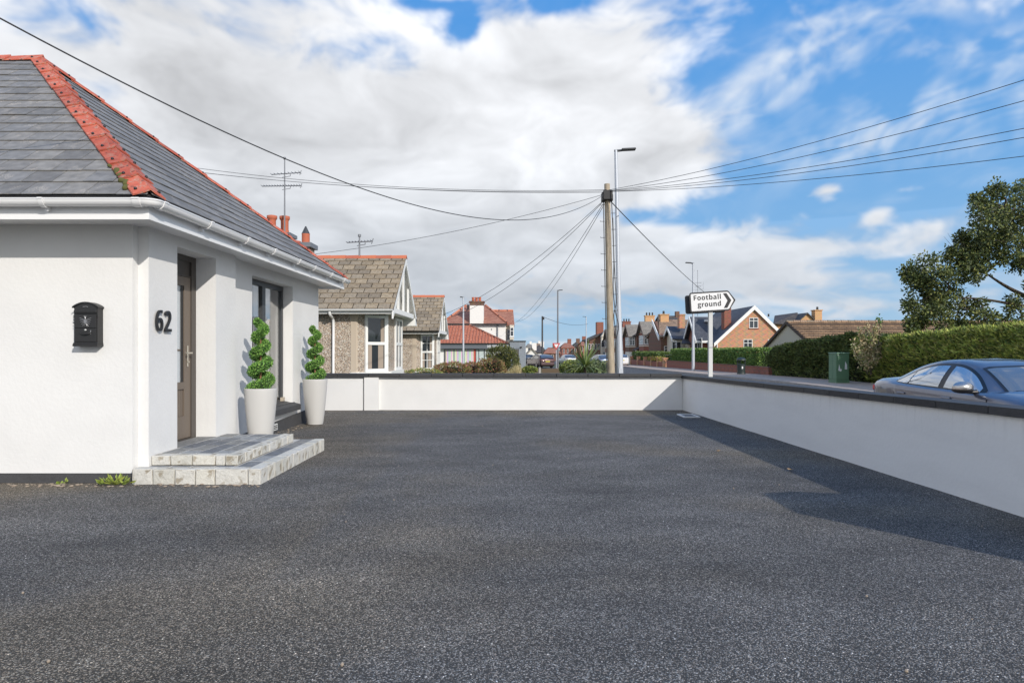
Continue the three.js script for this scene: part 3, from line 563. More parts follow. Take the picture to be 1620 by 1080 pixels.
// house number, two separate cut-out digits on pins
const fontThin = await new FontLoader().loadAsync('fonts/droid/droid_sans_regular.typeface.json');
const font = await new FontLoader().loadAsync('fonts/droid/droid_sans_bold.typeface.json');
function textGeo(str, size, depth, f = font, grow = 0) { const g = new THREE.ExtrudeGeometry(f.generateShapes(str, size), { depth, bevelEnabled: grow > 0, bevelSize: grow, bevelThickness: 0.001, bevelSegments: 1, curveSegments: 8 }); g.computeBoundingBox(); const b = g.boundingBox; g.translate(-b.min.x, -b.min.y, 0); return [metric(g), b.max.x - b.min.x, b.max.y - b.min.y]; }
{
  const t = thing('house_number', 'black house number 62 on the white wall left of the front door', 'house number', [-3.75, 1.53, 7.3]);
  let d = 7.14;
  for (const ch of '62') {
    const [g, w, h] = textGeo(ch, 0.3, 0.018, fontThin, 0.0045); const k = 0.225 / h; g.scale(k * 0.98, k, 1); g.rotateY(Math.PI / 2); g.translate(-3.735, 1.545, -d);
    mesh('digit', [g, rod(V(-3.752, 1.58, d + 0.07), V(-3.733, 1.58, d + 0.07), 0.005), rod(V(-3.752, 1.72, d + 0.05), V(-3.733, 1.72, d + 0.05), 0.005)], M.digit, t);
    d += w * k * 0.98 + 0.04;
  }
}
// ---------------------------------------------------------------- mailbox
{
  const x0 = -4.398, x1 = -4.16, f = 6.845, b = 6.942, t = thing('mailbox', 'black metal mailbox with arched top and silver crest on white wall', 'mailbox', [-4.28, 1.38, 6.94]);
  const arch = (k, y) => { const p = []; for (let i = 0; i <= 16; i++) { const a = i / 16; p.push([lerp(x1 + k, x0 - k, a), y + 0.048 * Math.pow(Math.sin(Math.PI * a), 0.8)]); } return p; };
  mesh('body', prism([[x0, 1.385], [x1, 1.385], ...arch(0, 1.772)], 'z', f + 0.004, b, [], 0.003), M.black, t);
  mesh('lid', [prism([...arch(0.012, 1.782), ...arch(0.012, 1.768).reverse()], 'z', f - 0.012, b - 0.004), prism([[x0 + 0.006, 1.748], [x1 - 0.006, 1.748], ...arch(-0.006, 1.766)], 'z', f - 0.004, f + 0.004)], M.black, t);
  mesh('slot_flap', [rbx(x0 + 0.006, x1 - 0.006, 1.722, 1.748, f - 0.013, f + 0.005, 0.004), bx(x0 + 0.004, x1 - 0.004, 1.712, 1.718, f - 0.008, f + 0.005)], M.black, t);
  mesh('front_panel', [rbx(x0 + 0.012, x1 - 0.012, 1.568, 1.706, f - 0.004, f + 0.005, 0.003)], M.black, t);
  mesh('door', [rbx(x0 + 0.012, x1 - 0.012, 1.43, 1.562, f - 0.004, f + 0.005, 0.003)], M.black, t);
  mesh('base_moulding', [rbx(x0 - 0.008, x1 + 0.006, 1.383, 1.408, f - 0.012, b - 0.002, 0.004), rbx(x0 - 0.005, x1 + 0.004, 1.408, 1.42, f - 0.006, b - 0.002, 0.003)], M.black, t);
  mesh('hinge', [...[1.675, 1.69, 1.645, 1.62].map((y) => rod(V(x0 - 0.008, y, f + 0.004), V(x0 + 0.012, y, f + 0.004), 0.004)), ...[1.675, 1.69].map((y) => rod(V(x1 - 0.01, y, f), V(x1 + 0.004, y, f), 0.004))], M.black, t);
  // crest in relief: crowned shield between two spread wings
  const cx = (x0 + x1) / 2, cy = 1.638, cr = [];
  const sil = std([0.34, 0.34, 0.35], 0.4, { metalness: 0.7 });
  for (const s of [-1, 1]) for (let i = 0; i < 5; i++) { const a = 0.25 + i * 0.33, L = 0.046 - i * 0.003; cr.push(rod(V(cx + s * 0.012, cy + 0.012 - i * 0.011, f - 0.006), V(cx + s * (0.014 + L * Math.cos(a - 0.5)), cy + 0.016 - i * 0.017 + L * 0.35 * Math.cos(a), f - 0.004), 0.0045, 0.0025, 6)); }
  cr.push(prism([[cx - 0.014, cy + 0.016], [cx - 0.014, cy - 0.014], [cx, cy - 0.032], [cx + 0.014, cy - 0.014], [cx + 0.014, cy + 0.016]].reverse(), 'z', f - 0.008, f - 0.003));
  cr.push(rod(V(cx, cy + 0.022, f - 0.006), V(cx, cy + 0.04, f - 0.006), 0.007, 0.004, 8)); for (const s of [-1, 0, 1]) cr.push(rod(V(cx + s * 0.006, cy + 0.036, f - 0.006), V(cx + s * 0.012, cy + 0.052, f - 0.006), 0.003, 0.0018, 6));
  for (const s of [-1, 1]) cr.push(rod(V(cx + s * 0.004, cy - 0.03, f - 0.006), V(cx + s * 0.016, cy - 0.052, f - 0.005), 0.003, 0.002, 6));
  mesh('crest', cr, sil, t);
  mesh('lid_ornament', [-0.022, -0.008, 0.006, 0.02].map((d) => { const g = new THREE.SphereGeometry(0.0055, 8, 6); g.scale(1.2, 0.8, 0.5); g.translate(cx + d, 1.782 + 0.004 * Math.cos(d * 200), -(f - 0.005)); return g; }), sil, t);
  { const g = new THREE.SphereGeometry(0.012, 12, 8); g.scale(1, 0.8, 0.5); g.translate(cx, 1.548, -(f - 0.006)); mesh('lock', g, std([0.7, 0.7, 0.68], 0.3, { metalness: 0.6 }), t); }
  mesh('handle', tube([V(cx - 0.058, 1.522, f - 0.004), V(cx - 0.03, 1.509, f - 0.02), V(cx, 1.505, f - 0.024), V(cx + 0.03, 1.509, f - 0.02), V(cx + 0.058, 1.522, f - 0.004)], 0.006, 20, 8), M.black, t);
  mesh('name_plate', bx(cx + 0.049, cx + 0.057, 1.506, 1.545, f - 0.006, f - 0.003), sil, t);
}
// ---------------------------------------------------------------- entrance steps: stone edge blocks round dark flags
{
  const t = thing('entrance_steps', 'two-tier stone steps with dark flags at the front door', 'steps', [-3.2, 0, 8.0]);
  const block = (x0, x1, y0, y1, D0, D1) => { const g = new RoundedBoxGeometry(x1 - x0, y1 - y0, D1 - D0, 2, 0.012); const p = g.attributes.position; for (let i = 0; i < p.count; i++) { const X = p.getX(i) + x0, Y = p.getY(i) + y0, Z = p.getZ(i) + D0; p.setXYZ(i, p.getX(i) + 0.006 * noise(X * 9, Y * 9, Z * 9), p.getY(i) + 0.004 * noise(X * 8 + 5, Y * 9, Z * 8), p.getZ(i) + 0.006 * noise(X * 9, Y * 9 + 7, Z * 9)); } g.computeVertexNormals(); g.translate((x0 + x1) / 2, (y0 + y1) / 2, -(D0 + D1) / 2); mesh('stone_block', metric(g), M.stone[Math.floor(rnd() * 3)], t); };
  const tier = (xL, x0, x1, y0, y1, D0, D1, w, cutX) => {
    let x = x0; while (x < x1 - w - 0.01) { const L = Math.min(rr(0.19, 0.25), x1 - w - x); const e = x1 - w - (x + L) < 0.1 ? x1 - w - x : L; block(x + 0.003, x + e - 0.003, y0, y1 + rr(-0.003, 0.003), D0, D0 + w); x += e; }
    let d = D0; while (d < D1 - 0.01) { const L = rr(0.19, 0.25), e = D1 - (d + L) < 0.1 ? D1 - d : L; block(x1 - w + 0.002, x1, y0, y1 + rr(-0.003, 0.003), d + 0.003, d + e - 0.003); d += e; }
    mesh('mortar_bed', bx(xL, x1 - w - 0.006, y0, y1 - 0.022, D0 + w * 0.5, D1 - 0.01), M.grout, t);
    mesh('grout', bx(x0 + 0.004, x1 - w * 0.6, y0 + 0.02, y1 - 0.0045, D0 + 0.03, D1 - 0.015), M.grout, t);
    return [D0 + w, x1 - w];
  };
  tier(-3.745, -3.83, -2.53, -0.03, 0.15, 6.86, 9.2, 0.13);
  tier(-3.99, -3.745, -2.85, 0.15, 0.255, 7.08, 8.9, 0.13);
  const flag = (x0, x1, D0, D1, y) => mesh('paving_slab', rbx(x0 + 0.011, x1 - 0.011, y - 0.02, y + rr(-0.001, 0.004), D0 + 0.011, D1 - 0.011, 0.004), M.flag[Math.floor(rnd() * 4)], t);
  // upper tier flags, staggered rows along the wall
  let row = 0; for (let x = -3.72; x < -2.99; x += 0.185, row++) { const x1 = Math.min(x + 0.185, -2.98); let d = 7.21 - (row % 2) * 0.17; while (d < 8.86) { const e = d + rr(0.3, 0.42); const a = Math.max(d, 7.215), b = Math.min(e, 8.88); if (b - a > 0.06) flag(x, x1, a, b, 0.254); d = e; } }
  flag(-3.98, -3.72, 7.66, 8.62, 0.252);
  // lower tier: front strip and outer strip
  let xx = -3.74; while (xx < -2.85) { const e = Math.min(xx + rr(0.2, 0.27), -2.84); flag(xx, e, 6.99, 7.08, 0.149); xx = e; }
  let dd = 6.99; while (dd < 9.15) { const e = Math.min(dd + rr(0.32, 0.45), 9.17); flag(-2.845, -2.665, dd, e, 0.149); dd = e; }
}
// ---------------------------------------------------------------- planters and spiral topiary
{
  const prof = [[0.0, 0.0], [0.135, 0.0], [0.142, 0.01], [0.165, 0.18], [0.19, 0.42], [0.208, 0.62], [0.217, 0.76], [0.219, 0.81], [0.214, 0.82], [0.205, 0.82], [0.2, 0.81], [0.195, 0.73], [0.0, 0.73]];
  const pot = thing('planter', 'tall white tapered planter behind the entrance steps', 'planter', [-3.475, 0, 9.43]);
  mesh('pot', lathe(prof, -3.475, 9.43, 48), M.potWhite, pot);
  mesh('soil', lathe([[0, 0.735], [0.1, 0.742], [0.197, 0.736]], -3.475, 9.43, 24), M.soil, pot);
  const pot2 = pot.clone(); pot2.name = numbered('planter'); pot2.position.set(-3.57, 0, -12.36); scene.add(pot2); pot2.userData = { label: 'tall white tapered planter standing beyond the patio window', category: 'planter' };
  const top = thing('topiary', 'spiral clipped topiary in the planter by the steps', 'topiary', [-3.475, 0.735, 9.43]);
  const L = new Leaves(), core = [], turns = 4.0, pts = [];
  const spiral = (k) => { const a = -1.3 + k * turns * 6.2832, R = lerp(0.118, 0.045, k), y = lerp(0.79, 1.74, Math.pow(k, 0.93)); return [new THREE.Vector3(-3.475 + R * Math.sin(a), y, -9.43 + R * Math.cos(a)), lerp(0.082, 0.047, Math.pow(k, 0.9))]; };
  for (let i = 0; i <= 90; i++) pts.push(spiral(i / 90)[0]);
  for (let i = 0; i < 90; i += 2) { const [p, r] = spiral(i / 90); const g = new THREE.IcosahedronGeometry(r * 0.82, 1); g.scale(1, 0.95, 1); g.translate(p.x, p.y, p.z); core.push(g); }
  for (let i = 0; i < 11500; i++) {
    const k = Math.pow(rnd(), 1.15), [p, r] = spiral(k), n = rdir(), q = p.clone().addScaledVector(n, r * rr(0.8, 1.05)), d = n.clone().multiplyScalar(0.8).add(rdir().multiplyScalar(0.9)).add(new THREE.Vector3(0, 0.25, 0)).normalize();
    const pal = rnd() < 0.25 ? [0.34, 0.58, 0.13] : rnd() < 0.5 ? [0.17, 0.36, 0.06] : [0.08, 0.20, 0.035];
    L.add(q, d, rdir(), rr(0.018, 0.030), rr(0.013, 0.020), tint(pal, 0.25));
  }
  mesh('stem', [rod(V(-3.475, 0.73, 9.43), V(-3.475, 1.62, 9.43), 0.014, 0.008)], M.stem, top);
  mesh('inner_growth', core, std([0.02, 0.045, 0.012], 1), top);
  mesh('foliage', L.build(), M.leaf, top, 'stuff');
  const t2 = top.clone(); t2.name = numbered('topiary'); t2.position.set(-3.57, 0.735, -12.36); t2.rotation.y = 0.5; scene.add(t2); t2.userData = { label: 'spiral clipped topiary in the planter beyond the patio window', category: 'topiary' };
}
// ---------------------------------------------------------------- boundary walls
const wx = (D) => 4.14 - 0.0316 * (D - 5.5);
{
  const t = thing('boundary_wall', 'white rendered wall along the street on the right with dark coping', 'wall', [wx(10), 0, 10]);
  const D0 = 3.795, D1 = 15.52, top = (D) => 0.80 - 0.0095 * (D - 5.5);
  const q = (x, y, D) => V(x, y, D), quadPrism = (y0f, y1f, o0, o1, Da, Db) => {
    const a = [q(wx(Da) + o0, y0f(Da), Da), q(wx(Da) + o1, y0f(Da), Da), q(wx(Da) + o1, y1f(Da), Da), q(wx(Da) + o0, y1f(Da), Da)], b = [q(wx(Db) + o0, y0f(Db), Db), q(wx(Db) + o1, y0f(Db), Db), q(wx(Db) + o1, y1f(Db), Db), q(wx(Db) + o0, y1f(Db), Db)], P = [];
    const f = (A, B, C, E) => { for (const v of [A, B, C, A, C, E]) P.push(v.x, v.y, v.z); };
    f(a[0], a[1], a[2], a[3]); f(b[1], b[0], b[3], b[2]); f(b[0], a[0], a[3], b[3]); f(a[1], b[1], b[2], a[2]); f(a[3], a[2], b[2], b[3]); f(a[1], a[0], b[0], b[1]);
    const g = new THREE.BufferGeometry(); g.setAttribute('position', new THREE.Float32BufferAttribute(P, 3)); g.computeVertexNormals(); return metric(g);
  };
  mesh('wall', quadPrism(() => -0.3, (D) => top(D) - 0.004, 0, 0.22, D0, D1), M.whiteOld, t);
  const n = 17, step = (D1 - D0) / n;
  for (let i = 0; i < n; i++) { const a = D0 + i * step + 0.005, b = a + step - 0.010, j = rr(-0.004, 0.004); mesh('coping_stone', quadPrism((D) => top(D) + j, (D) => top(D) + 0.068 + j, -0.035, 0.265, a, b), M.coping[Math.floor(rnd() * 4)], t); }
}
{
  const t = thing('boundary_wall', 'low white rendered wall across the back of the driveway', 'wall', [0, 0, 15.3]);
  const D = 15.3, x0 = -4.6, x1 = wx(15.4) - 0.002;
  mesh('wall', [bx(x0, -3.335, -0.3, 0.70, D - 0.06, D + 0.2), bx(-3.335, x1, -0.3, 0.722, D + 0.004, D + 0.2)], M.white, t);
  mesh('pier', bx(-3.30, -2.98, -0.3, 0.735, D - 0.075, D + 0.003), M.white, t);
  const n = 12, step = (x1 - 0.035 - x0) / n;
  for (let i = 0; i < n; i++) { const a = x0 + i * step; mesh('coping_stone', rbx(a + 0.005, a + step - 0.005, 0.738 + rr(-0.002, 0.002), 0.815, D - 0.095, D + 0.245, 0.006), M.coping[Math.floor(rnd() * 4)], t); }
  mesh('mortar', bx(x0, x1 - 0.04, 0.70, 0.739, D + 0.02, D + 0.18), M.white, t);
}
{ // the gate pier at the street end of the wall throws the stepped shadow on the driveway
  const t = thing('gate_pier', 'white rendered gate pier at the near end of the street wall', 'pier', [4.58, 0, 3.4]);
  mesh('pier', bx(4.21, 4.95, -0.3, 1.56, 3.03, 3.79), M.white, t);
  mesh('cap', prism([[4.2, 1.56], [4.96, 1.56], [4.96, 1.60], [4.58, 1.66], [4.2, 1.60]], 'z', 3.02, 3.8), M.coping[0], t);
}
// ---------------------------------------------------------------- small things on the driveway
{
  const t = thing('drain_grate', 'pale framed drain grate in the far right driveway corner', 'drain', [3.58, 0, 13.9]);
  mesh('frame', [bx(3.42, 3.74, 0, 0.022, 13.55, 13.6), bx(3.42, 3.74, 0, 0.022, 14.1, 14.15), bx(3.42, 3.46, 0, 0.022, 13.6, 14.1), bx(3.70, 3.74, 0, 0.022, 13.6, 14.1)], std([0.74, 0.73, 0.70], 0.8), t);
  for (let i = 0; i < 6; i++) mesh('grate_bar', bx(3.465, 3.695, 0.003, 0.016, 13.62 + i * 0.08, 13.66 + i * 0.08), M.galvDark, t);
}
function weed(x, D, n, s, label) {
  const t = thing('weed', label, 'weed', [x, 0, D]), L = new Leaves();
  for (let i = 0; i < n; i++) { const a = rr(0, 6.28), d = new THREE.Vector3(Math.cos(a), rr(0.35, 1.1), Math.sin(a) * 0.8 + 0.3).normalize(), p = V(x + rr(-s, s), 0.0, D - rr(0, 0.05)).addScaledVector(d, rr(0, s * 0.5)); L.add(p, d, rdir(), rr(0.05, 0.1) * s / 0.13, rr(0.018, 0.03), tint([0.26, 0.32, 0.05], 0.3)); }
  mesh('leaf_cluster', L.build(), M.leaf, t, 'stuff');
}
weed(-4.0, 6.86, 70, 0.13, 'yellow-green weed beside the lower step at the wall foot'); weed(-4.52, 6.88, 14, 0.06, 'tiny green weed at the wall foot below the mailbox');
{ const g = []; for (let i = 0; i < 130; i++) { const side = rnd() < 0.55, k = new THREE.IcosahedronGeometry(rr(0.006, 0.02), 0); k.scale(1.4, 0.5, 1); const D = side ? rr(6.72, 6.86) : rr(9.3, 13.3), x = side ? rr(-5.3, -2.5) : -3.84 + Math.abs(rr(0, 0.22)); k.translate(x, 0.003, -D); g.push(k); }
  for (let i = 0; i < 60; i++) { const k = new THREE.IcosahedronGeometry(rr(0.004, 0.009), 0); k.translate(rr(-5, 3.9), 0.004, -rr(2, 14)); g.push(k); }
  const m = mesh('gravel', g, std([0.33, 0.27, 0.21], 1)); m.userData = { label: 'loose grit and stone chips lying on the asphalt', category: 'gravel', kind: 'stuff' }; }

for (const [x, D, a, l] of [[2.72, 9.0, 0.6, 'curled brown fallen leaf lying on the sunny asphalt right of centre'], [3.1, 7.6, 2.1, 'small brown fallen leaf in the shadow of the street wall']]) {
  const g = new THREE.PlaneGeometry(0.075, 0.05, 6, 4), p = g.attributes.position; for (let i = 0; i < p.count; i++) { const u = p.getX(i) / 0.0375; p.setY(i, p.getY(i) * Math.sqrt(Math.max(0.02, 1 - u * u))); p.setZ(i, 0.008 + 0.012 * u * u + 0.3 * Math.abs(p.getY(i))); } g.rotateX(-Math.PI / 2); g.rotateY(a); g.translate(x, 0.004, -D); g.computeVertexNormals();
  solo('fallen_leaf', metric(g), std([0.42, 0.27, 0.13], 0.9, { side: THREE.DoubleSide }), l, 'leaf', [x, 0, D]);
}
// ---------------------------------------------------------------- windows for the other houses
const UX = new THREE.Vector3(1, 0, 0), UF = new THREE.Vector3(0, 0, 1), UB = new THREE.Vector3(0, 0, -1), YY = new THREE.Vector3(0, 1, 0);   // right-hand direction of a wall seen from outside: facing us, facing the street from the far side, facing it from our side
function win(parent, O, U, w, h, { cols = 2, rows = 1, split = 0.4, bar = 0.055, frame = M.whitePaint, pane = M.pane, sill = M.whitePaint, depth = 0.05, curtain = false, name = 'window' } = {}) {
  const N = new THREE.Vector3().crossVectors(U, YY), put = (g) => basis(g, O, U, YY, N), lb = (x0, x1, y0, y1, z0, z1) => { const g = new THREE.BoxGeometry(x1 - x0, y1 - y0, z1 - z0); g.translate((x0 + x1) / 2, (y0 + y1) / 2, (z0 + z1) / 2); return metric(put(g)); };
  const ys = rows === 1 ? [bar, h - bar] : [bar, h * (1 - split) - bar / 2, h * (1 - split) + bar / 2, h - bar], g = [lb(0, bar, 0, h, 0.002, depth), lb(w - bar, w, 0, h, 0.002, depth), lb(bar, w - bar, 0, bar, 0.002, depth), lb(bar, w - bar, h - bar, h, 0.002, depth)];
  if (rows > 1) g.push(lb(bar, w - bar, ys[1], ys[2], 0.002, depth));
  const cw = (w - bar) / cols;
  for (let c = 1; c < cols; c++) for (let r = 0; r < rows; r++) g.push(lb(c * cw, c * cw + bar, ys[r * 2], ys[r * 2 + 1], 0.003, depth - 0.004));
  const f = mesh(name, g, frame, parent);
  for (let c = 0; c < cols; c++) for (let r = 0; r < rows; r++) mesh('pane', lb(c * cw + bar, (c + 1) * cw, ys[r * 2], ys[r * 2 + 1], 0.004, depth * 0.4), pane, f);
  if (curtain) for (let c = 0; c < cols; c++) { const a = c * cw + bar; mesh('curtain', lb(a, a + (cw - bar) * 0.3, bar, h - bar, 0.003, depth * 0.42), M.greyBoard, f); }
  if (sill) mesh('sill', lb(-0.06, w + 0.06, -0.09, -0.002, 0.002, 0.1), sill, f);
  return f;
}
// ---------------------------------------------------------------- pebbledashed neighbours with a canted bay under a timbered gable
function neighbour(dx, dy, dD, label, dark, bars) {
  const X = (v) => v + dx, Y = (v) => v + dy, DD = (v) => v + dD, P = (x, y, D) => V(X(x), Y(y), DD(D)), b = (x0, x1, y0, y1, D0, D1) => bx(X(x0), X(x1), Y(y0), Y(y1), DD(D0), DD(D1));
  const t = thing('pebbledash_house', label, 'house', [X(-6), Y(-0.2), DD(22)]);
  const pr = (pts, y0, y1) => prism(pts.map(([x, D]) => [X(x), DD(D)]), 'y', Y(y0), Y(y1));
  mesh('wall', [pr([[-10, 20.3], [-4.64, 20.3], [-3.87, 21.2], [-3.87, 23.95], [-4.64, 24.5], [-10, 24.5]], -0.6, 2.43)], M.pebble, t);
  mesh('gable_wall', prism([[19.95, 2.43], [24.75, 2.43], [22.3, 4.26]].map(([d, y]) => [DD(d), Y(y)]), 'x', X(-4.3), X(-3.87)), M.greyBoard, t);
  mesh('main_block', [b(-14, -9.2, -0.6, 2.8, 19.5, 30.5), prism([[19.5, 2.8], [30.5, 2.8], [25.5, 4.6]].map(([d, y]) => [DD(d), Y(y)]), 'x', X(-14), X(-9.2))], M.pebble, t);
  // corner strips of smooth plaster
  mesh('corner_strip', [pr([[-4.80, 20.288], [-4.635, 20.288], [-4.60, 20.33]], -0.6, 2.42)], std([0.50, 0.42, 0.33], 0.9), t);
  // roof
  const E = 2.52, e0 = 19.88, e1 = 24.72, R = 4.36, RD = 22.3, x1 = -3.46, x0 = -10.4;
  const roof = mesh('roof', [panel([P(x0, E, e0), P(x1, E, e0), P(x1, R, RD), P(x0, R, RD)], 0.05), panel([P(x1, E, e1), P(x0, E, e1), P(x0, R, RD), P(x1, R, RD)], 0.05), panel([P(-14.3, 2.75, 19.2), P(-9.0, 2.75, 19.2), P(-9.0, 4.7, 25.5), P(-14.3, 4.7, 25.5)], 0.06), panel([P(-9.0, 2.75, 30.8), P(-14.3, 2.75, 30.8), P(-14.3, 4.7, 25.5), P(-9.0, 4.7, 25.5)], 0.06)], M.tileBack, t);
  const run = RD - e0, rise = R - E, L = Math.hypot(run, rise), n = 11;
  layRoof(roof, { O: P(x1, E, e0), U: UX, S: new THREE.Vector3(0, rise / L, -run / L), N: new THREE.Vector3(0, run / L, rise / L), courses: n, gauge: L / n, width: 0.365, lap: 1.25, th: 0.02, lift: 0.026, gap: 0.026, u0: -7.3, u1: 0.2, jitter: 0.008, clips: [[1, 0, 0], [0, 1, L - 0.01]], mats: M.tiles, name: 'roof_tile', rest: 'roof_tile_field', offset: 0.1,
    pick: (m) => { const px = CX + F * m.x / -m.z; return px > (dD ? 636 : 488); } });
  for (let i = 0; i < 13; i++) { const a = x1 - 0.5 * i; mesh('ridge_tile', capTile(P(a + 0.02, R + 0.03, RD), P(a - 0.51, R + 0.03, RD), new THREE.Vector3(0, -rise / L, run / L), new THREE.Vector3(0, -rise / L, -run / L), 0.15, 0.02, 0.02), rnd() < 0.8 ? M.clayNew : M.pot, roof); }
  // bargeboards and gable timbers
  const barge = (d0, d1, s) => { const c = [[d0, E - 0.06], [d0, E - 0.27], [d1, R - 0.22], [d1, R - 0.02]]; return prism((s > 0 ? c : c.reverse()).map(([d, y]) => [DD(d), Y(y)]), 'x', X(-3.50), X(-3.455)); };
  mesh('bargeboard', [barge(e0 - 0.02, RD, 1), barge(e1 + 0.02, RD, -1), b(-3.9, -3.455, 2.2, 2.46, e1 - 0.35, e1 + 0.03)], M.whitePaint, t);
  mesh('tie_beam', b(-3.62, -3.5, 2.44, 2.60, 20.3, 24.3), M.whitePaint, t);
  for (const d of [21.3, 22.3, 23.3]) mesh('gable_stud', b(-3.58, -3.52, 2.60, 2.6 + (1 - Math.abs(d - RD) / 2.4) * 1.72 - 0.15, d - 0.05, d + 0.05), M.whitePaint, t);
  mesh('gable_soffit', [panel([P(-3.5, E - 0.03, e0 + 0.1), P(-3.87, E - 0.03, e0 + 0.1), P(-3.87, R - 0.08, RD), P(-3.5, R - 0.08, RD)], 0.02), panel([P(-3.87, E - 0.03, e1 - 0.1), P(-3.5, E - 0.03, e1 - 0.1), P(-3.5, R - 0.08, RD), P(-3.87, R - 0.08, RD)], 0.02), pr([[-4.9, 19.98], [-3.5, 19.98], [-3.5, 24.7], [-4.9, 24.7]], 2.435, 2.45)], M.whitePaint, t);
  mesh('fascia', b(-10.3, -3.5, 2.40, 2.54, 19.93, 19.97), M.whitePaint, t);
  mesh('gutter', prism([...Array(9)].map((_, i) => { const a = Math.PI * (1 + i / 8); return [DD(19.86 + 0.062 * Math.cos(a)), Y(2.53 + 0.062 * Math.sin(a))]; }), 'x', X(-10.3), X(-3.47)), dark ? M.black : M.pvc, t);
  if (!dark) mesh('downpipe', tube([P(-5.32, 2.47, 19.88), P(-5.32, 2.38, 19.9), P(-5.30, 2.28, 20.18), P(-5.30, 2.15, 20.23), P(-5.30, 1.0, 20.23), P(-5.30, -0.3, 20.23)], 0.04, 40, 10), M.pvc, t);
  // bay windows: real panes, curtains and a dark room behind
  const cant = new THREE.Vector3(0.77, 0, -0.9).normalize(), O1 = P(-4.64, 0.68, 20.3).addScaledVector(cant, 0.30);
  const opt = { cols: 1, rows: 2, split: 0.5, bar: 0.09, depth: 0.06, sill: null, pane: M.pane };
  const w1 = win(t, O1, cant, 0.82, 1.72, opt), w2 = win(t, P(-3.87, 0.68, 22.45), UB, 1.3, 1.72, { ...opt, cols: 2 });
  { const N = new THREE.Vector3().crossVectors(cant, YY); const cg = []; for (const [a, c, y0, y1] of [[0.5, 0.7, 0.1, 0.82], [0.12, 0.26, 0.1, 0.82], [0.6, 0.72, 0.9, 1.6]]) { const g = new THREE.BoxGeometry(c - a, y1 - y0, 0.002); g.translate((a + c) / 2, (y0 + y1) / 2, 0.0262); cg.push(metric(basis(g, O1, cant, YY, N))); } mesh('curtain', cg, std([0.34, 0.28, 0.23], 0.9), w1);
    if (bars) { const bg = []; for (const y of [0.46, 1.28]) { const g = new THREE.BoxGeometry(0.64, 0.03, 0.03); g.translate(0.41, y, 0.035); bg.push(metric(basis(g, O1, cant, YY, N))); } { const g = new THREE.BoxGeometry(0.03, 1.54, 0.03); g.translate(0.41, 0.86, 0.036); bg.push(metric(basis(g, O1, cant, YY, N))); } mesh('glazing_bar', bg, M.whitePaint, w1); }
    const pg = []; for (const [O, U, l] of [[P(-4.64, 0, 20.3), cant, 1.14]]) for (const s of [0.02]) { const g = new THREE.BoxGeometry(0.1, 1.75, 0.05); g.translate(l, 1.55, 0.01); pg.push(metric(basis(g, O, U, YY, N))); } mesh('corner_post', pg, M.whitePaint, t); }
  mesh('bay_sill', pr([[-4.80, 20.18], [-4.60, 20.18], [-3.74, 21.16], [-3.74, 23.6], [-3.9, 23.6], [-3.9, 21.2], [-4.66, 20.3], [-4.80, 20.3]], 0.52, 0.675), M.whitePaint, t);
  if (!dark) {
    // stacks above the hidden back of the roof
    const stack = (px, py0, py1, D, w, cap) => { const p = at(px, py1, D), y1 = p.y, x = p.x; const s = mesh('chimney', [bx(x - w / 2, x + w / 2, 3.6, y1, D - 0.35, D + 0.35)], M.pebble, t); mesh('chimney_cap', [bx(x - w / 2 - 0.1, x + w / 2 + 0.1, y1, y1 + cap, D - 0.45, D + 0.45)], M.galvDark, s); return [s, x, y1 + cap]; };
    const [s1, ax, ay] = stack(446, 0, 376, 27, 0.72, 0.14);
    for (const o of [-0.52, -0.02]) { const g = lathe([[0.17, -0.05], [0.17, 0.12], [0.15, 0.14], [0.15, 0.5], [0.17, 0.54], [0.2, 0.58], [0.2, 0.68], [0.12, 0.7]], ax + o + 0.12, 27, 18, ay + 0.02 - o * 0.05); mesh('chimney_pot', g, M.pot, s1); }
    const [s2, bx0, by] = stack(479, 0, 393, 24.5, 0.62, 0.16);
    mesh('chimney_pot', [lathe([[0.14, 0], [0.14, 0.34], [0.15, 0.36], [0.12, 0.37]], bx0 + 0.1, 24.5, 16, by)], M.pot, s2); mesh('chimney_cowl', [lathe([[0.15, 0.365], [0.02, 0.64]], bx0 + 0.1, 24.5, 12, by)], M.lampHead, s2); mesh('chimney_pot', lathe([[0.2, 0], [0.2, 0.1], [0.1, 0.12]], bx0 - 0.28, 24.5, 14, by), M.pot, s2);
  }
  return t;
}
neighbour(0, 0, 0, 'nearest pebbledash house with white downpipe behind the back wall', false, false);
neighbour(0.0, -0.3, 12.5, 'second pebbledash house with black gutter and barred sash window', true, true);
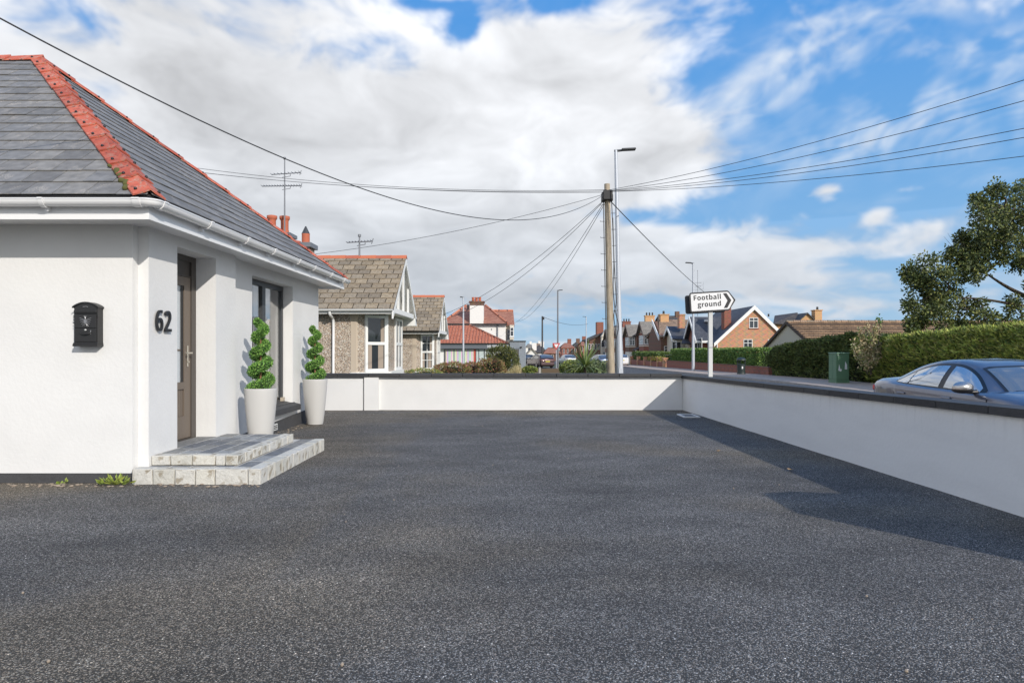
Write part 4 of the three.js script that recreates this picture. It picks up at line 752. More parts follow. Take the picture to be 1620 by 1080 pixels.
// ---------------------------------------------------------------- TV aerials
function aerial(px, pyTop, pyBase, D, label, booms, group) {
  const a = at(px, pyBase, D), b = at(px, pyTop, D), t = thing('tv_aerial', label, 'aerial', [a.x, a.y, D]);
  mesh('mast', [rod(a, b, 0.032, 0.022, 8), rod(b.clone().add(new THREE.Vector3(0, -0.02, 0)), b.clone().add(new THREE.Vector3(0, 0.06, 0)), 0.05)], M.galvDark, t);
  for (const [py, x0, x1, tilt, n] of booms) {
    const p = at(px + x0, py + tilt, D), q = at(px + x1, py - tilt, D), g = [rod(p, q, 0.018)];
    for (let i = 0; i < n; i++) { const c = p.clone().lerp(q, i / (n - 1)), l = 0.12 + 0.08 * i / n; g.push(rod(c.clone().add(new THREE.Vector3(0, 0.012, -l)), c.clone().add(new THREE.Vector3(0, 0.012, l)), 0.010, 0.010, 5)); }
    g.push(rod(q.clone().add(new THREE.Vector3(0, -0.09, 0)), q.clone().add(new THREE.Vector3(0.06, 0.09, 0)), 0.014, 0.014, 5));
    const e = at(px + 9, py + 4, D), f = at(px - 4, py + 6, D); g.push(rod(e, f, 0.012, 0.012, 5), rod(e, at(px + 9, py - 1, D), 0.012, 0.012, 5));
    mesh('antenna_array', g, M.galvDark, t);
  }
}
aerial(450, 251, 374, 26.6, 'tall double TV aerial on the chimney with two clay pots', [[274.5, -21, 24, 1.5, 9], [294, -36, 25, 0.4, 15]]);
aerial(568.5, 373.5, 410, 22.3, 'small TV aerial on the ridge of the nearest pebbledash house', [[382.5, -20, 19, 1, 9]]);
aerial(1104, 428, 500, 88, 'tall TV aerial rising behind the street direction sign', [[447, -5, 5, 0, 5], [453, -4, 4, 0, 4]]);
// ---------------------------------------------------------------- shop with red roof and striped window, and the house behind
{
  const D = 64, t = thing('shop_building', 'single-storey shop with red tiled hip roof and striped window', 'shop', [-3, gy(64), 66]);
  const X = (px, d = D) => (px - CX) * d / F, Y = (py, d = D) => EYE + (HY - py) * d / F, yb = gy(D) - 0.1;
  mesh('wall', [bx(X(690), X(822), yb, Y(551), D + 0.06, D + 9)], M.whitePaint, t);
  const er = X(803), rl = X(670), ey = Y(543.5), ry = Y(512), ax = X(743, D + 4.5);
  const roof = mesh('roof', [panel([V(rl, ey, D - 0.4), V(er, ey, D - 0.4), V(ax, ry, D + 4.5), V(rl, ry, D + 4.5)], 0.08), panel([V(er, ey, D - 0.4), V(er, ey, D + 9.4), V(ax, ry, D + 4.5)], 0.08), panel([V(er, ey, D + 9.4), V(rl, ey, D + 9.4), V(rl, ry, D + 4.5), V(ax, ry, D + 4.5)], 0.08)], M.roofRed, t);
  // pantile rolls on the front slope
  { const S = V(0, ry - ey, 4.9).sub(V(0, 0, 0)), N = new THREE.Vector3(0, 4.9, ry - ey).normalize(), g = []; for (let x = rl + 1; x < er - 0.1; x += 0.3) { const lim = x < ax ? 0.98 : (er - x) / (er - ax) * 0.97; for (let c = 0; c < 14 * lim; c++) { const a = c / 14, b = Math.min((c + 0.97) / 14, lim); if (b - a < 0.02) continue; const p = V(x, ey, D - 0.4).addScaledVector(S, a).addScaledVector(N, 0.05), q = V(x, ey, D - 0.4).addScaledVector(S, b).addScaledVector(N, 0.01); g.push(rod(p, q, 0.075, 0.06, 5)); } } mesh('roof_tile', g, M.roofRed, roof, 'stuff'); }
  mesh('hip_cap', rod(V(er, ey + 0.06, D - 0.4), V(ax, ry + 0.06, D + 4.5), 0.1, 0.1, 6), M.roofRedOld, roof);
  const fas = mesh('fascia_sign', [bx(X(690), X(807), Y(551.5), Y(544.5), D - 0.45, D - 0.3)], std([0.115, 0.13, 0.15], 0.6), t);
  mesh('gutter', bx(X(690), X(807), Y(544.4), Y(542.6), D - 0.55, D - 0.36), M.black, t);
  { const [g, w, h] = textGeo('WM. FORBES & CO. LTD', 0.3, 0.03); g.scale(X(806) * 0 + (X(805) - X(771)) / w, 0.27 / h, 1); g.translate(X(771), Y(550.2), -(D - 0.453)); mesh('lettering', g, std([0.72, 0.74, 0.76], 0.5), fas); }
  const pal = [[0.72, 0.62, 0.5], [0.55, 0.75, 0.55], [0.8, 0.8, 0.78], [0.25, 0.29, 0.33], [0.78, 0.8, 0.74], [0.62, 0.45, 0.75], [0.8, 0.78, 0.8], [0.74, 0.5, 0.68], [0.62, 0.76, 0.5], [0.8, 0.8, 0.76], [0.5, 0.66, 0.55], [0.66, 0.68, 0.76], [0.78, 0.72, 0.6], [0.76, 0.52, 0.42]];
  const sw = mesh('window_frame', [bx(X(703), X(758), Y(552.4), Y(551.6), D - 0.05, D + 0.05), bx(X(703), X(704), Y(584), Y(552.4), D - 0.05, D + 0.05), bx(X(757), X(758), Y(584), Y(552.4), D - 0.05, D + 0.05)], M.alu, t);
  for (let i = 0; i < 22; i++) { const a = X(705 + i * 2.02), b = X(705 + (i + 1) * 2.02); mesh('striped_panel', bx(a + 0.005, b - 0.005, Y(584), Y(552.5), D - 0.02, D + 0.05), std(pal[(i * 5 + (i >> 2)) % pal.length], 0.4), sw); }
  mesh('red_panel', bx(X(749.6), X(753), Y(584), Y(551.6), D - 0.07, D + 0.05), std([0.55, 0.10, 0.07], 0.5), t);
  const dr = mesh('door', [bx(X(752.4), X(753.4), Y(585), Y(551.6), D - 0.09, D + 0.05), bx(X(765.5), X(767), Y(585), Y(551.6), D - 0.06, D + 0.05), bx(X(753.4), X(765.5), Y(579.6), Y(578.8), D - 0.05, D + 0.05)], M.alu, t);
  mesh('pane', bx(X(753.4), X(765.5), Y(579), Y(551.8), D - 0.03, D + 0.05), phy([0.55, 0.62, 0.62], 0.1, { ior: 1.7 }), dr); mesh('pane', bx(X(767), X(778), Y(584), Y(551.8), D - 0.03, D + 0.05), phy([0.62, 0.67, 0.68], 0.1, { ior: 1.7 }), dr);
  // ribbed grey metal front
  const an = mesh('metal_annex', [bx(X(806.5), X(831.5), yb, Y(540.5), D - 0.55, D + 7)], std([0.17, 0.19, 0.22], 0.5), t);
  const ribs = []; for (let i = 0; i < 16; i++) { const x = X(807.2 + i * 1.54); if (i < 9) { ribs.push(bx(x, x + 0.04, Y(551), Y(541), D - 0.62, D - 0.54)); } else ribs.push(bx(x, x + 0.045, yb, Y(541), D - 0.62, D - 0.54)); } mesh('cladding_rib', ribs, std([0.44, 0.48, 0.53], 0.45), an, 'stuff');
  mesh('roof_edge', bx(X(806), X(832), Y(540.6), Y(539), D - 0.66, D + 7.1), M.black, an);
  mesh('doorway', bx(X(812), X(820.5), yb, Y(552.5), D - 0.57, D - 0.53), std([0.09, 0.08, 0.07], 0.6), an);
  mesh('wall_light', rbx(X(823), X(825.2), Y(550.4), Y(548), D - 0.78, D - 0.6, 0.02), M.black, an);
}
{
  const D = 80, t = thing('white_house', 'white two-storey house with red hipped roof and broad white chimney', 'house', [-3.5, gy(80), 84]);
  const X = (px, d = D) => (px - CX) * d / F, Y = (py, d = D) => EYE + (HY - py) * d / F, yb = gy(D) - 0.1, ey = Y(512);
  mesh('wall', bx(X(700), X(800), yb, ey, D, D + 9), M.stucco, t);
  mesh('wing', bx(X(800), X(812), yb, Y(513.5), D + 1, D + 6), M.cream, t);
  const roof = mesh('roof', [panel([V(X(699), ey, D - 0.4), V(X(803), ey, D - 0.4), V(X(768, D + 4.5), Y(483, D + 4.5), D + 4.5), V(X(737, D + 4.5), Y(483, D + 4.5), D + 4.5)], 0.1), panel([V(X(803), ey, D - 0.4), V(X(803), ey, D + 9.4), V(X(768, D + 4.5), Y(483, D + 4.5), D + 4.5)], 0.1), panel([V(X(699), ey, D + 9.4), V(X(699), ey, D - 0.4), V(X(737, D + 4.5), Y(483, D + 4.5), D + 4.5)], 0.1),
    panel([V(X(776), Y(513.5), D + 0.6), V(X(814), Y(513.5), D + 0.6), V(X(812), Y(491.5, D + 3.5), D + 3.5), V(X(774), Y(491.5, D + 3.5), D + 3.5)], 0.1), panel([V(X(814), Y(513.5), D + 6.4), V(X(776), Y(513.5), D + 6.4), V(X(774), Y(491.5, D + 3.5), D + 3.5), V(X(812), Y(491.5, D + 3.5), D + 3.5)], 0.1)], M.roofRedOld, t);
  mesh('hip_cap', [rod(V(X(803), ey + 0.08, D - 0.4), V(X(768, D + 4.5), Y(482.5, D + 4.5), D + 4.5), 0.12, 0.12, 6), rod(V(X(699), ey + 0.08, D - 0.4), V(X(737, D + 4.5), Y(482.5, D + 4.5), D + 4.5), 0.12, 0.12, 6), rod(V(X(774), Y(491, D + 3.5), D + 3.5), V(X(812), Y(491, D + 3.5), D + 3.5), 0.13, 0.13, 6)], M.roofRed, roof);
  mesh('gutter', [bx(X(699), X(803), Y(513.6), Y(511.8), D - 0.5, D - 0.38)], M.black, t);
  mesh('downpipe', rod(V(X(787), Y(513), D - 0.1), V(X(787), yb, D - 0.1), 0.08), M.galvDark, t);
  const ch = mesh('chimney', bx(X(743.5), X(765), ey, Y(483), D - 0.35, D + 1.2), M.stucco, t);
  mesh('chimney_brickwork', [bx(X(743), X(765.5), Y(483), Y(478.5), D - 0.4, D + 1.25), bx(X(742), X(766.5), Y(478.5), Y(476.4), D - 0.48, D + 1.3)], M.brickBrown, ch);
  for (const px of [748.5, 753.8, 759]) mesh('chimney_pot', lathe([[0.17, 0], [0.16, 0.4], [0.19, 0.42], [0.19, 0.47], [0.1, 0.48]], X(px), D, 14, Y(476.4)), M.pot, ch);
  mesh('chimney_cowl', rod(V(X(738), Y(487), D + 3), V(X(738), Y(479), D + 3), 0.13), M.black, t);
  win(t, V(X(801.5), Y(538), D + 0.98), UX, 0.75, 1.3, { cols: 1, rows: 2 });
  mesh('upper_bay', [bx(X(806.5), X(813), Y(537), Y(514), D - 0.3, D + 1.2)], M.cream, t); win(t, V(X(807), Y(532), D - 0.31), UX, 0.42, 1.05, { cols: 1, rows: 2 });
  mesh('wall_vent', bx(X(777), X(778.2), Y(522), Y(519.5), D - 0.04, D), M.galvDark, t);
}
// ---------------------------------------------------------------- houses across the street
const WIN = { pane: M.pane, cols: 2, rows: 2, split: 0.3 };
{ // brick house with its gable towards us
  const D = 75, t = thing('brick_house', 'orange brick house with white-edged gable and slate roof', 'house', [26.4, gy(75), 82]);
  const X = (px, d = D) => (px - CX) * d / F, Y = (py, d = D) => EYE + (HY - py) * d / F, yb = -0.8, x0 = X(1134), x1 = X(1248), xm = X(1193), ey = Y(539.5), ry = Y(483.5);
  mesh('wall', prism([[x0, yb], [x1, yb], [x1, ey], [xm, ry - 0.25], [x0, ey]], 'z', D, D + 14), M.brickOrange, t);
  const o = 0.35;
  const roof = mesh('roof', [panel([V(x0 - o, ey - 0.25, D + 14.2), V(x0 - o, ey - 0.25, D - 0.2), V(xm, ry, D - 0.2), V(xm, ry, D + 14.2)], 0.1), panel([V(x1 + o, ey - 0.25, D - 0.2), V(x1 + o, ey - 0.25, D + 14.2), V(xm, ry, D + 14.2), V(xm, ry, D - 0.2)], 0.1)], M.roofSlate, t);
  mesh('bargeboard', [prism([[x0 - o, ey - 0.62], [xm, ry - 0.62 + 0.18], [xm, ry + 0.05], [x0 - o, ey - 0.2]], 'z', D - 0.28, D - 0.2), prism([[x1 + o, ey - 0.62], [x1 + o, ey - 0.2], [xm, ry + 0.05], [xm, ry - 0.62 + 0.18]], 'z', D - 0.28, D - 0.2)], M.whitePaint, t);
  win(t, V(X(1185.5), Y(519), D - 0.0), UX, 0.98, 1.15, { ...WIN, sill: M.brickRed, cols: 2 }); win(t, V(X(1176.5), Y(556), D), UX, 0.98, 1.35, { ...WIN, sill: M.brickRed });
  win(t, V(X(1215), Y(556), D), UX, 0.8, 1.35, { ...WIN, sill: M.brickRed });
  // wing towards the street
  const wx0 = X(1100, 78), wy = Y(501, 80.5), we = Y(538, 77.6), d0 = 77.6, d1 = 83.4, dm = 80.5;
  mesh('street_wing', [prism([[d0 + 0.3, yb], [d1 - 0.3, yb], [d1 - 0.3, we], [dm, wy - 0.2], [d0 + 0.3, we]], 'x', wx0 + 0.5, x0)], M.brickRed, t);
  mesh('roof', [panel([V(wx0, we, d0), V(xm - 1, we, d0), V(xm - 1, wy, dm), V(wx0, wy, dm)], 0.1), panel([V(xm - 1, we, d1), V(wx0, we, d1), V(wx0, wy, dm), V(xm - 1, wy, dm)], 0.1)], M.roofSlate, t);
  mesh('bargeboard', [prism([[d0 - 0.05, we - 0.35], [dm, wy - 0.42], [dm, wy + 0.05], [d0 - 0.05, we + 0.05]], 'x', wx0 - 0.08, wx0), prism([[d1 + 0.05, we - 0.35], [d1 + 0.05, we + 0.05], [dm, wy + 0.05], [dm, wy - 0.42]], 'x', wx0 - 0.08, wx0), bx(wx0, x0 - 0.02, we - 0.3, we - 0.05, d0 - 0.1, d0 - 0.02)], M.whitePaint, t);
  win(t, V(wx0 + 0.5, Y(557), 79.3), UF, 0.0 + 2.4, 1.6, { ...WIN, cols: 3 }); win(t, V(X(1108), Y(556, 77.9), 77.9), UX, 1.0, 1.4, { ...WIN, cols: 2 });
  const ch = mesh('chimney', [bx(X(1153), X(1164), Y(520), Y(481), 76.5, 77.6), bx(X(1152.4), X(1164.6), Y(480.9), Y(478.6), 76.4, 77.7)], M.brickRed, t); mesh('chimney_pot', lathe([[0.14, 0], [0.13, 0.4], [0.1, 0.42]], X(1158), 77, 10, Y(478.6)), M.lampHead, ch);
  mesh('chimney', [bx(X(1107), X(1117), Y(515), Y(492), 84, 85), bx(X(1106.5), X(1117.5), Y(492), Y(490), 83.9, 85.1)], M.brickOrange, t);
  mesh('rooflight', bx(X(1134), X(1146), Y(506), Y(502.5), 79.5, 79.9), M.whitePaint, t);
  mesh('downpipe', rod(V(X(1134.5), Y(541), D - 0.08), V(X(1134.5), yb, D - 0.08), 0.06), M.whitePaint, t);
}
{ // pale gabled bungalow behind the tall hedge
  const rz = 50, X0 = 20.1, t = thing('bungalow', 'pale bungalow with dark-edged gable and long brown tiled roof', 'house', [26, -0.2, 50]);
  const ry = 3.36, ey = 1.32, d0 = 45, d1 = 55;
  mesh('wall', prism([[d0, -0.5], [d1, -0.5], [d1, ey], [rz, ry - 0.12], [d0, ey]], 'x', X0 + 0.15, 42), std([0.50, 0.475, 0.40], 0.9), t);
  const roof = mesh('roof', [panel([V(X0, ey - 0.08, d0 - 0.3), V(42.3, ey - 0.08, d0 - 0.3), V(42.3, ry, rz), V(X0, ry, rz)], 0.12), panel([V(42.3, ey - 0.08, d1 + 0.3), V(X0, ey - 0.08, d1 + 0.3), V(X0, ry, rz), V(42.3, ry, rz)], 0.12)], M.roofBrown, t);
  { const n = 15, S = V(0, ry - ey + 0.08, rz).sub(V(0, 0, d0 - 0.3)), N = new THREE.Vector3(0, 5.3, ry - ey + 0.08).normalize(); for (let c = 0; c < n; c++) { const q = (x, k, h) => V(x, ey - 0.08, d0 - 0.3).addScaledVector(S, k / n).addScaledVector(N, h); mesh('tile_course', panel([q(X0 - 0.02, c - 0.12, 0.19), q(42.3, c - 0.12, 0.19), q(42.3, c + 0.98, 0.05), q(X0 - 0.02, c + 0.98, 0.05)], 0.08), c % 2 ? M.roofBrown : M.roofBrown2, roof); } }
  for (let i = 0; i < 44; i++) { const x = X0 + i * 0.5; mesh('ridge_tile', rod(new THREE.Vector3(x, ry + 0.04, -rz), new THREE.Vector3(x + 0.48, ry + 0.03, -rz), 0.13, 0.12, 7), i % 3 ? M.roofBrown : M.tiles[1], roof); }
  mesh('bargeboard', [prism([[d0 - 0.35, ey - 0.26], [rz, ry - 0.14], [rz, ry + 0.06], [d0 - 0.35, ey - 0.04]], 'x', X0 - 0.04, X0 + 0.02), prism([[d1 + 0.35, ey - 0.26], [d1 + 0.35, ey - 0.04], [rz, ry + 0.06], [rz, ry - 0.14]], 'x', X0 - 0.04, X0 + 0.02)], std([0.05, 0.035, 0.03], 0.7), t);
}
{ // ochre gable with its chimney, behind
  const D = 98, t = thing('ochre_house', 'ochre house with brown roof and tall chimney beyond the bungalow', 'house', [40, gy(98), 104]);
  const X = (px, d = D) => (px - CX) * d / F, Y = (py, d = D) => EYE + (HY - py) * d / F;
  mesh('wall', [prism([[X(1255), -1.2], [X(1293), -1.2], [X(1293), Y(512)], [X(1277), Y(496)], [X(1255), Y(514)]], 'z', D, D + 8), bx(X(1224), X(1262), -1.2, Y(512), D + 1.2, D + 9)], M.brickOchre, t);
  mesh('roof', [panel([V(X(1226), Y(512), D + 0.6), V(X(1268), Y(512), D + 0.6), V(X(1277), Y(494, D + 3), D + 3.2), V(X(1226, D + 5), Y(499, D + 5), D + 5)], 0.12), panel([V(X(1298), Y(514), D - 0.3), V(X(1298), Y(514), D + 8), V(X(1277), Y(494.5), D + 8), V(X(1277), Y(494.5), D - 0.3)], 0.12), panel([V(X(1253), Y(516), D + 8), V(X(1253), Y(516), D - 0.3), V(X(1277), Y(494.5), D - 0.3), V(X(1277), Y(494.5), D + 8)], 0.12)], M.roofDark, t);
  const ch = mesh('chimney', [bx(X(1288), X(1299), Y(530), Y(491.5), D - 0.4, D + 0.8), bx(X(1287), X(1300), Y(491.4), Y(490), D - 0.5, D + 0.9)], M.brickOchre, t); mesh('chimney_pot', lathe([[0.16, 0], [0.14, 0.42], [0.1, 0.44]], X(1293.5), D, 10, Y(490)), M.black, ch);
  mesh('chimney_cowl', rod(V(X(1237), Y(498), D + 5), V(X(1237), Y(493.5), D + 5), 0.13), M.black, t);
}
{ // one-and-a-half storey house left of the sign post
  const D = 88, t = thing('gabled_house', 'brown house with slate lean-to wing left of the sign post', 'house', [23, gy(88), 93]);
  const X = (px, d = D) => (px - CX) * d / F, Y = (py, d = D) => EYE + (HY - py) * d / F, yb = -1.2;
  const x0 = X(1046), x1 = X(1112), ry = Y(505.5, D + 4), ey = Y(530);
  mesh('wall', [prism([[D, yb], [D + 8, yb], [D + 8, ey], [D + 4, ry - 0.2], [D, ey]], 'x', x0, x1)], M.brickBrown, t);
  mesh('roof', [panel([V(x0 - 0.3, ey - 0.2, D - 0.3), V(x1 + 2, ey - 0.2, D - 0.3), V(x1 + 2, ry, D + 4), V(x0 + 0.6, ry, D + 4)], 0.1), panel([V(x1 + 2, ey - 0.2, D + 8.3), V(x0 - 0.3, ey - 0.2, D + 8.3), V(x0 + 0.6, ry, D + 4), V(x1 + 2, ry, D + 4)], 0.1)], M.roofBrown, t);
  mesh('bargeboard', [prism([[D - 0.3, ey - 0.65], [D + 4, ry - 0.5], [D + 4, ry + 0.06], [D - 0.3, ey - 0.15]], 'x', x0 - 0.4, x0 - 0.3)], M.whitePaint, t);
  const wx0 = X(1059, 85), wy = Y(516, 86), we = Y(536, 83.5);
  mesh('front_wing', prism([[83.8, yb], [88.4, yb], [88.4, we], [86.1, wy - 0.2], [83.8, we]], 'x', wx0 + 0.4, x1), M.cream, t);
  mesh('roof', [panel([V(wx0, we, 83.4), V(x1, we, 83.4), V(x1, wy, 86.1), V(wx0, wy, 86.1)], 0.1), panel([V(x1, we, 88.8), V(wx0, we, 88.8), V(wx0, wy, 86.1), V(x1, wy, 86.1)], 0.1)], M.roofSlate, t);
  mesh('bargeboard', [prism([[83.35, we - 0.3], [86.1, wy - 0.4], [86.1, wy + 0.05], [83.35, we + 0.05]], 'x', wx0 - 0.08, wx0), prism([[88.85, we - 0.3], [88.85, we + 0.05], [86.1, wy + 0.05], [86.1, wy - 0.4]], 'x', wx0 - 0.08, wx0)], M.whitePaint, t);
  mesh('porch_roof', panel([V(X(1077, 82), Y(543, 82), 81.6), V(X(1106, 82), Y(543, 82), 81.6), V(X(1106, 84), Y(532, 84), 83.6), V(X(1080, 84), Y(532, 84), 83.6)], 0.1), M.roofSlate, t);
  mesh('porch_wall', bx(X(1089, 82), X(1106, 82), yb, Y(543.5, 82), 82, 83.7), M.cream, t);
  win(t, V(X(1063.5, 83.8), Y(556, 83.8), 83.8), UX, 1.1, 1.2, { ...WIN, cols: 2, rows: 1 }); win(t, V(wx0 + 0.4, Y(557, 85), 84.6), UF, 1.8, 1.4, { ...WIN, cols: 3 }); win(t, V(X(1051), Y(562), D), UX, 0.9, 1.2, { ...WIN });
  const ch = mesh('chimney', [bx(X(1054.5), X(1068), Y(520), Y(496), D + 3.4, D + 4.6), bx(X(1053), X(1069.5), Y(496), Y(494.4), D + 3.3, D + 4.7)], M.brickOchre, t); mesh('chimney_pot', lathe([[0.16, 0], [0.14, 0.42], [0.1, 0.44]], X(1061), D + 4, 10, Y(494.4)), M.black, ch);
}
// terrace of bay-fronted houses facing the street
function terrace(D0, len, x0, label, { top = 6.4, brick = M.brickRed, roofM = M.roofDark, chim = M.brickOchre, porch = false, stack = true } = {}) {
  const yb = gy(D0) - 0.6, ev = yb + 5.4, ry = yb + top + 1.0, D1 = D0 + len, xr = x0 + 4, x1 = x0 + 8, t = thing('terraced_house', label, 'house', [x0 + 4, yb + 0.6, D0 + len / 2]);
  mesh('wall', prism([[x0, yb], [x1, yb], [x1, ev], [xr, ry - 0.15], [x0, ev]], 'z', D0 + 0.02, D1 - 0.02), brick, t);
  mesh('render_band', bx(x0 - 0.03, x0 + 0.1, yb, yb + 2.75, D0 + 0.3, D1 - 0.3), M.cream, t);
  const roof = mesh('roof', [panel([V(x0 - 0.4, ev - 0.25, D1), V(x0 - 0.4, ev - 0.25, D0), V(xr, ry, D0), V(xr, ry, D1)], 0.12), panel([V(x1 + 0.4, ev - 0.25, D0), V(x1 + 0.4, ev - 0.25, D1), V(xr, ry, D1), V(xr, ry, D0)], 0.12)], roofM, t);
  // two-storey canted bay under its own gablet
  const b0 = D0 + len * 0.12, b1 = D0 + len * 0.62, bm = (b0 + b1) / 2, bo = x0 - 0.9, gr = ev + 1.55;
  const bay = mesh('bay', [prism([[x0 + 0.05, b0], [bo, b0 + 0.7], [bo, b1 - 0.7], [x0 + 0.05, b1]].reverse(), 'y', yb, ev - 0.15)], brick, t);
  mesh('bay_band', [prism([[x0 + 0.04, b0 - 0.04], [bo - 0.04, b0 + 0.68], [bo - 0.04, b1 - 0.68], [x0 + 0.04, b1 + 0.04]].reverse(), 'y', yb, yb + 2.5), prism([[x0 + 0.04, b0 - 0.04], [bo - 0.04, b0 + 0.68], [bo - 0.04, b1 - 0.68], [x0 + 0.04, b1 + 0.04]].reverse(), 'y', yb + 3.25, yb + 3.4)], M.cream, bay);
  mesh('gablet', [prism([[b0 + 0.1, ev - 0.2], [b1 - 0.1, ev - 0.2], [bm, gr - 0.15]], 'x', bo + 0.15, xr - 1)], M.cream, t);
  mesh('gablet_roof', [panel([V(bo - 0.3, ev - 0.45, b0 - 0.25), V(xr - 0.5, ev - 0.45, b0 - 0.25), V(xr - 0.5, gr, bm), V(bo - 0.3, gr, bm)], 0.1), panel([V(xr - 0.5, ev - 0.45, b1 + 0.25), V(bo - 0.3, ev - 0.45, b1 + 0.25), V(bo - 0.3, gr, bm), V(xr - 0.5, gr, bm)], 0.1)], M.roofGrey, roof);
  mesh('bargeboard', [prism([[b0 - 0.3, ev - 0.7], [bm, gr - 0.35], [bm, gr + 0.03], [b0 - 0.3, ev - 0.4]], 'x', bo - 0.36, bo - 0.3), prism([[b1 + 0.3, ev - 0.7], [b1 + 0.3, ev - 0.4], [bm, gr + 0.03], [bm, gr - 0.35]], 'x', bo - 0.36, bo - 0.3)], std([0.10, 0.07, 0.06], 0.7), t);
  const cU = new THREE.Vector3(-0.95, 0, -0.7).normalize(), w = b1 - b0 - 1.4;
  for (const y of [yb + 0.9, yb + 3.5]) {
    win(t, V(bo, y, b1 - 0.78), UF, w - 0.16, 1.35, { ...WIN, cols: 3, sill: null, bar: 0.09, curtain: true });
    { const O = V(x0 + 0.05, y, b0).lerp(V(bo, y, b0 + 0.7), 0.94); win(t, O, new THREE.Vector3(x0 + 0.05 - bo, 0, 0.7).normalize(), 0.98, 1.35, { ...WIN, cols: 2, sill: null, bar: 0.09 }); }
  }
  win(t, V(x0, yb + 3.6, D0 + len * 0.9), UF, 1.0, 1.25, WIN);
  mesh('door', bx(x0 - 0.09, x0 - 0.03, yb + 0.5, yb + 2.6, D0 + len * 0.74, D0 + len * 0.9), std([0.1, 0.05, 0.04], 0.6), t);
  if (porch) mesh('porch_roof', panel([V(x0 - 1.3, yb + 2.75, D0 + len * 0.95), V(x0 - 1.3, yb + 2.75, D0 + len * 0.66), V(x0, yb + 3.3, D0 + len * 0.66), V(x0, yb + 3.3, D0 + len * 0.95)], 0.1), M.roofDark, t);
  if (!stack) return;
  const c = mesh('chimney', [bx(xr - 0.8, xr + 0.8, ry - 0.9, ry + 1.2, D1 - 0.5, D1 + 0.45), bx(xr - 0.9, xr + 0.9, ry + 1.2, ry + 1.35, D1 - 0.6, D1 + 0.5)], chim, t);
  for (const o of [-0.5, 0, 0.5]) mesh('chimney_pot', lathe([[0.14, 0], [0.12, 0.5], [0.1, 0.52]], xr + o, D1 - 0.05, 10, ry + 1.35), M.black, c);
}
terrace(98, 10, 20.2, 'terraced house with black porch roof next to the gabled house', { porch: true, stack: false });
terrace(108.1, 10, 19.8, 'second terraced house along, with ochre chimney above its bay', { brick: M.brickBrown });
terrace(118.2, 10, 19.4, 'third terraced house along, partly behind the street lamp column', { brick: M.brickRed, stack: false });
terrace(128.3, 10, 19.2, 'fourth terraced house along, just right of the telegraph pole', { chim: M.brickRed });
{ // dark brick house closing the row: long wall seen at an angle
  const D = 142, t = thing('end_house', 'dark brick end house left of the telegraph pole with sloping roof', 'house', [19.5, gy(142), 148]);
  const X = (px, d = D) => (px - CX) * d / F, Y = (py, d = D) => EYE + (HY - py) * d / F, x0 = X(926, 150), x1 = X(985), yb = -3;
  mesh('wall', [prism([[x0, yb], [x1, yb], [x1, Y(512)], [x0, Y(537)]], 'z', D, D + 10)], M.brickBrown, t);
  mesh('roof', panel([V(x0 - 0.6, Y(537.6), D - 0.5), V(x1, Y(512), D - 0.5), V(x1, Y(512), D + 10), V(x0 - 0.6, Y(537.6), D + 10)], 0.3), M.roofDark, t);
  mesh('chimney', [bx(X(948), X(959), Y(530), Y(508), D + 4, D + 6)], M.brickRed, t);
  for (let i = 0; i < 5; i++) win(t, V(X(931 + i * 5), Y(553), D), UX, 0.42, 1.25, { cols: 1, rows: 1, sill: null });
  mesh('front_bay', [bx(X(950), X(962), yb, Y(533), D - 2, D - 0.02), prism([[X(949), Y(533)], [X(963), Y(533)], [X(956), Y(522)]], 'z', D - 2.2, D - 0.1)], M.cream, t);
  win(t, V(X(951.5, D - 2), Y(549, D - 2), D - 2), UX, 1.2, 1.5, { cols: 2, rows: 1, sill: null });
  mesh('ground_window', bx(X(952), X(961), Y(566), Y(557), D - 2.05, D - 1.95), M.paneLight, t);
}
// far rows and roofs down the hill
function farHouse(px0, px1, pyE, pyR, D, wall, roofM, label, { gable = false, chim = true, wins = 2 } = {}) {
  const X = (p) => (p - CX) * D / F, Y = (p) => EYE + (HY - p) * D / F, x0 = X(px0), x1 = X(px1), yb = gy(D) - 1, ey = Y(pyE), ry = Y(pyR), xm = (x0 + x1) / 2, t = thing('far_house', label, 'house', [xm, yb + 1, D + 4]);
  if (gable) { mesh('wall', prism([[x0, yb], [x1, yb], [x1, ey], [xm, ry - 0.2], [x0, ey]], 'z', D, D + 9), wall, t); mesh('roof', [panel([V(x0 - 0.3, ey - 0.2, D + 9), V(x0 - 0.3, ey - 0.2, D - 0.3), V(xm, ry, D - 0.3), V(xm, ry, D + 9)], 0.25), panel([V(x1 + 0.3, ey - 0.2, D - 0.3), V(x1 + 0.3, ey - 0.2, D + 9), V(xm, ry, D + 9), V(xm, ry, D - 0.3)], 0.25)], roofM, t); }
  else { mesh('wall', bx(x0, x1, yb, ey, D, D + 8), wall, t); mesh('roof', [panel([V(x0 - 0.3, ey - 0.1, D - 0.4), V(x1 + 0.3, ey - 0.1, D - 0.4), V(x1 - 1, ry, D + 4), V(x0 + 1, ry, D + 4)], 0.2), panel([V(x1 + 0.3, ey - 0.1, D + 8.4), V(x0 - 0.3, ey - 0.1, D + 8.4), V(x0 + 1, ry, D + 4), V(x1 - 1, ry, D + 4)], 0.2)], roofM, t); }
  if (chim) { const c = lerp(x0, x1, 0.72); mesh('chimney', bx(c - 0.5, c + 0.5, ry - 0.6, ry + 1.1, D + 3.4, D + 4.6), wall, t); }
  for (let i = 0; i < wins; i++) win(t, V(lerp(x0, x1, (i + 0.3) / wins), ey - 1.7, D), UX, (x1 - x0) / wins * 0.4, 1.2, { cols: 1, rows: 1, sill: null });
}
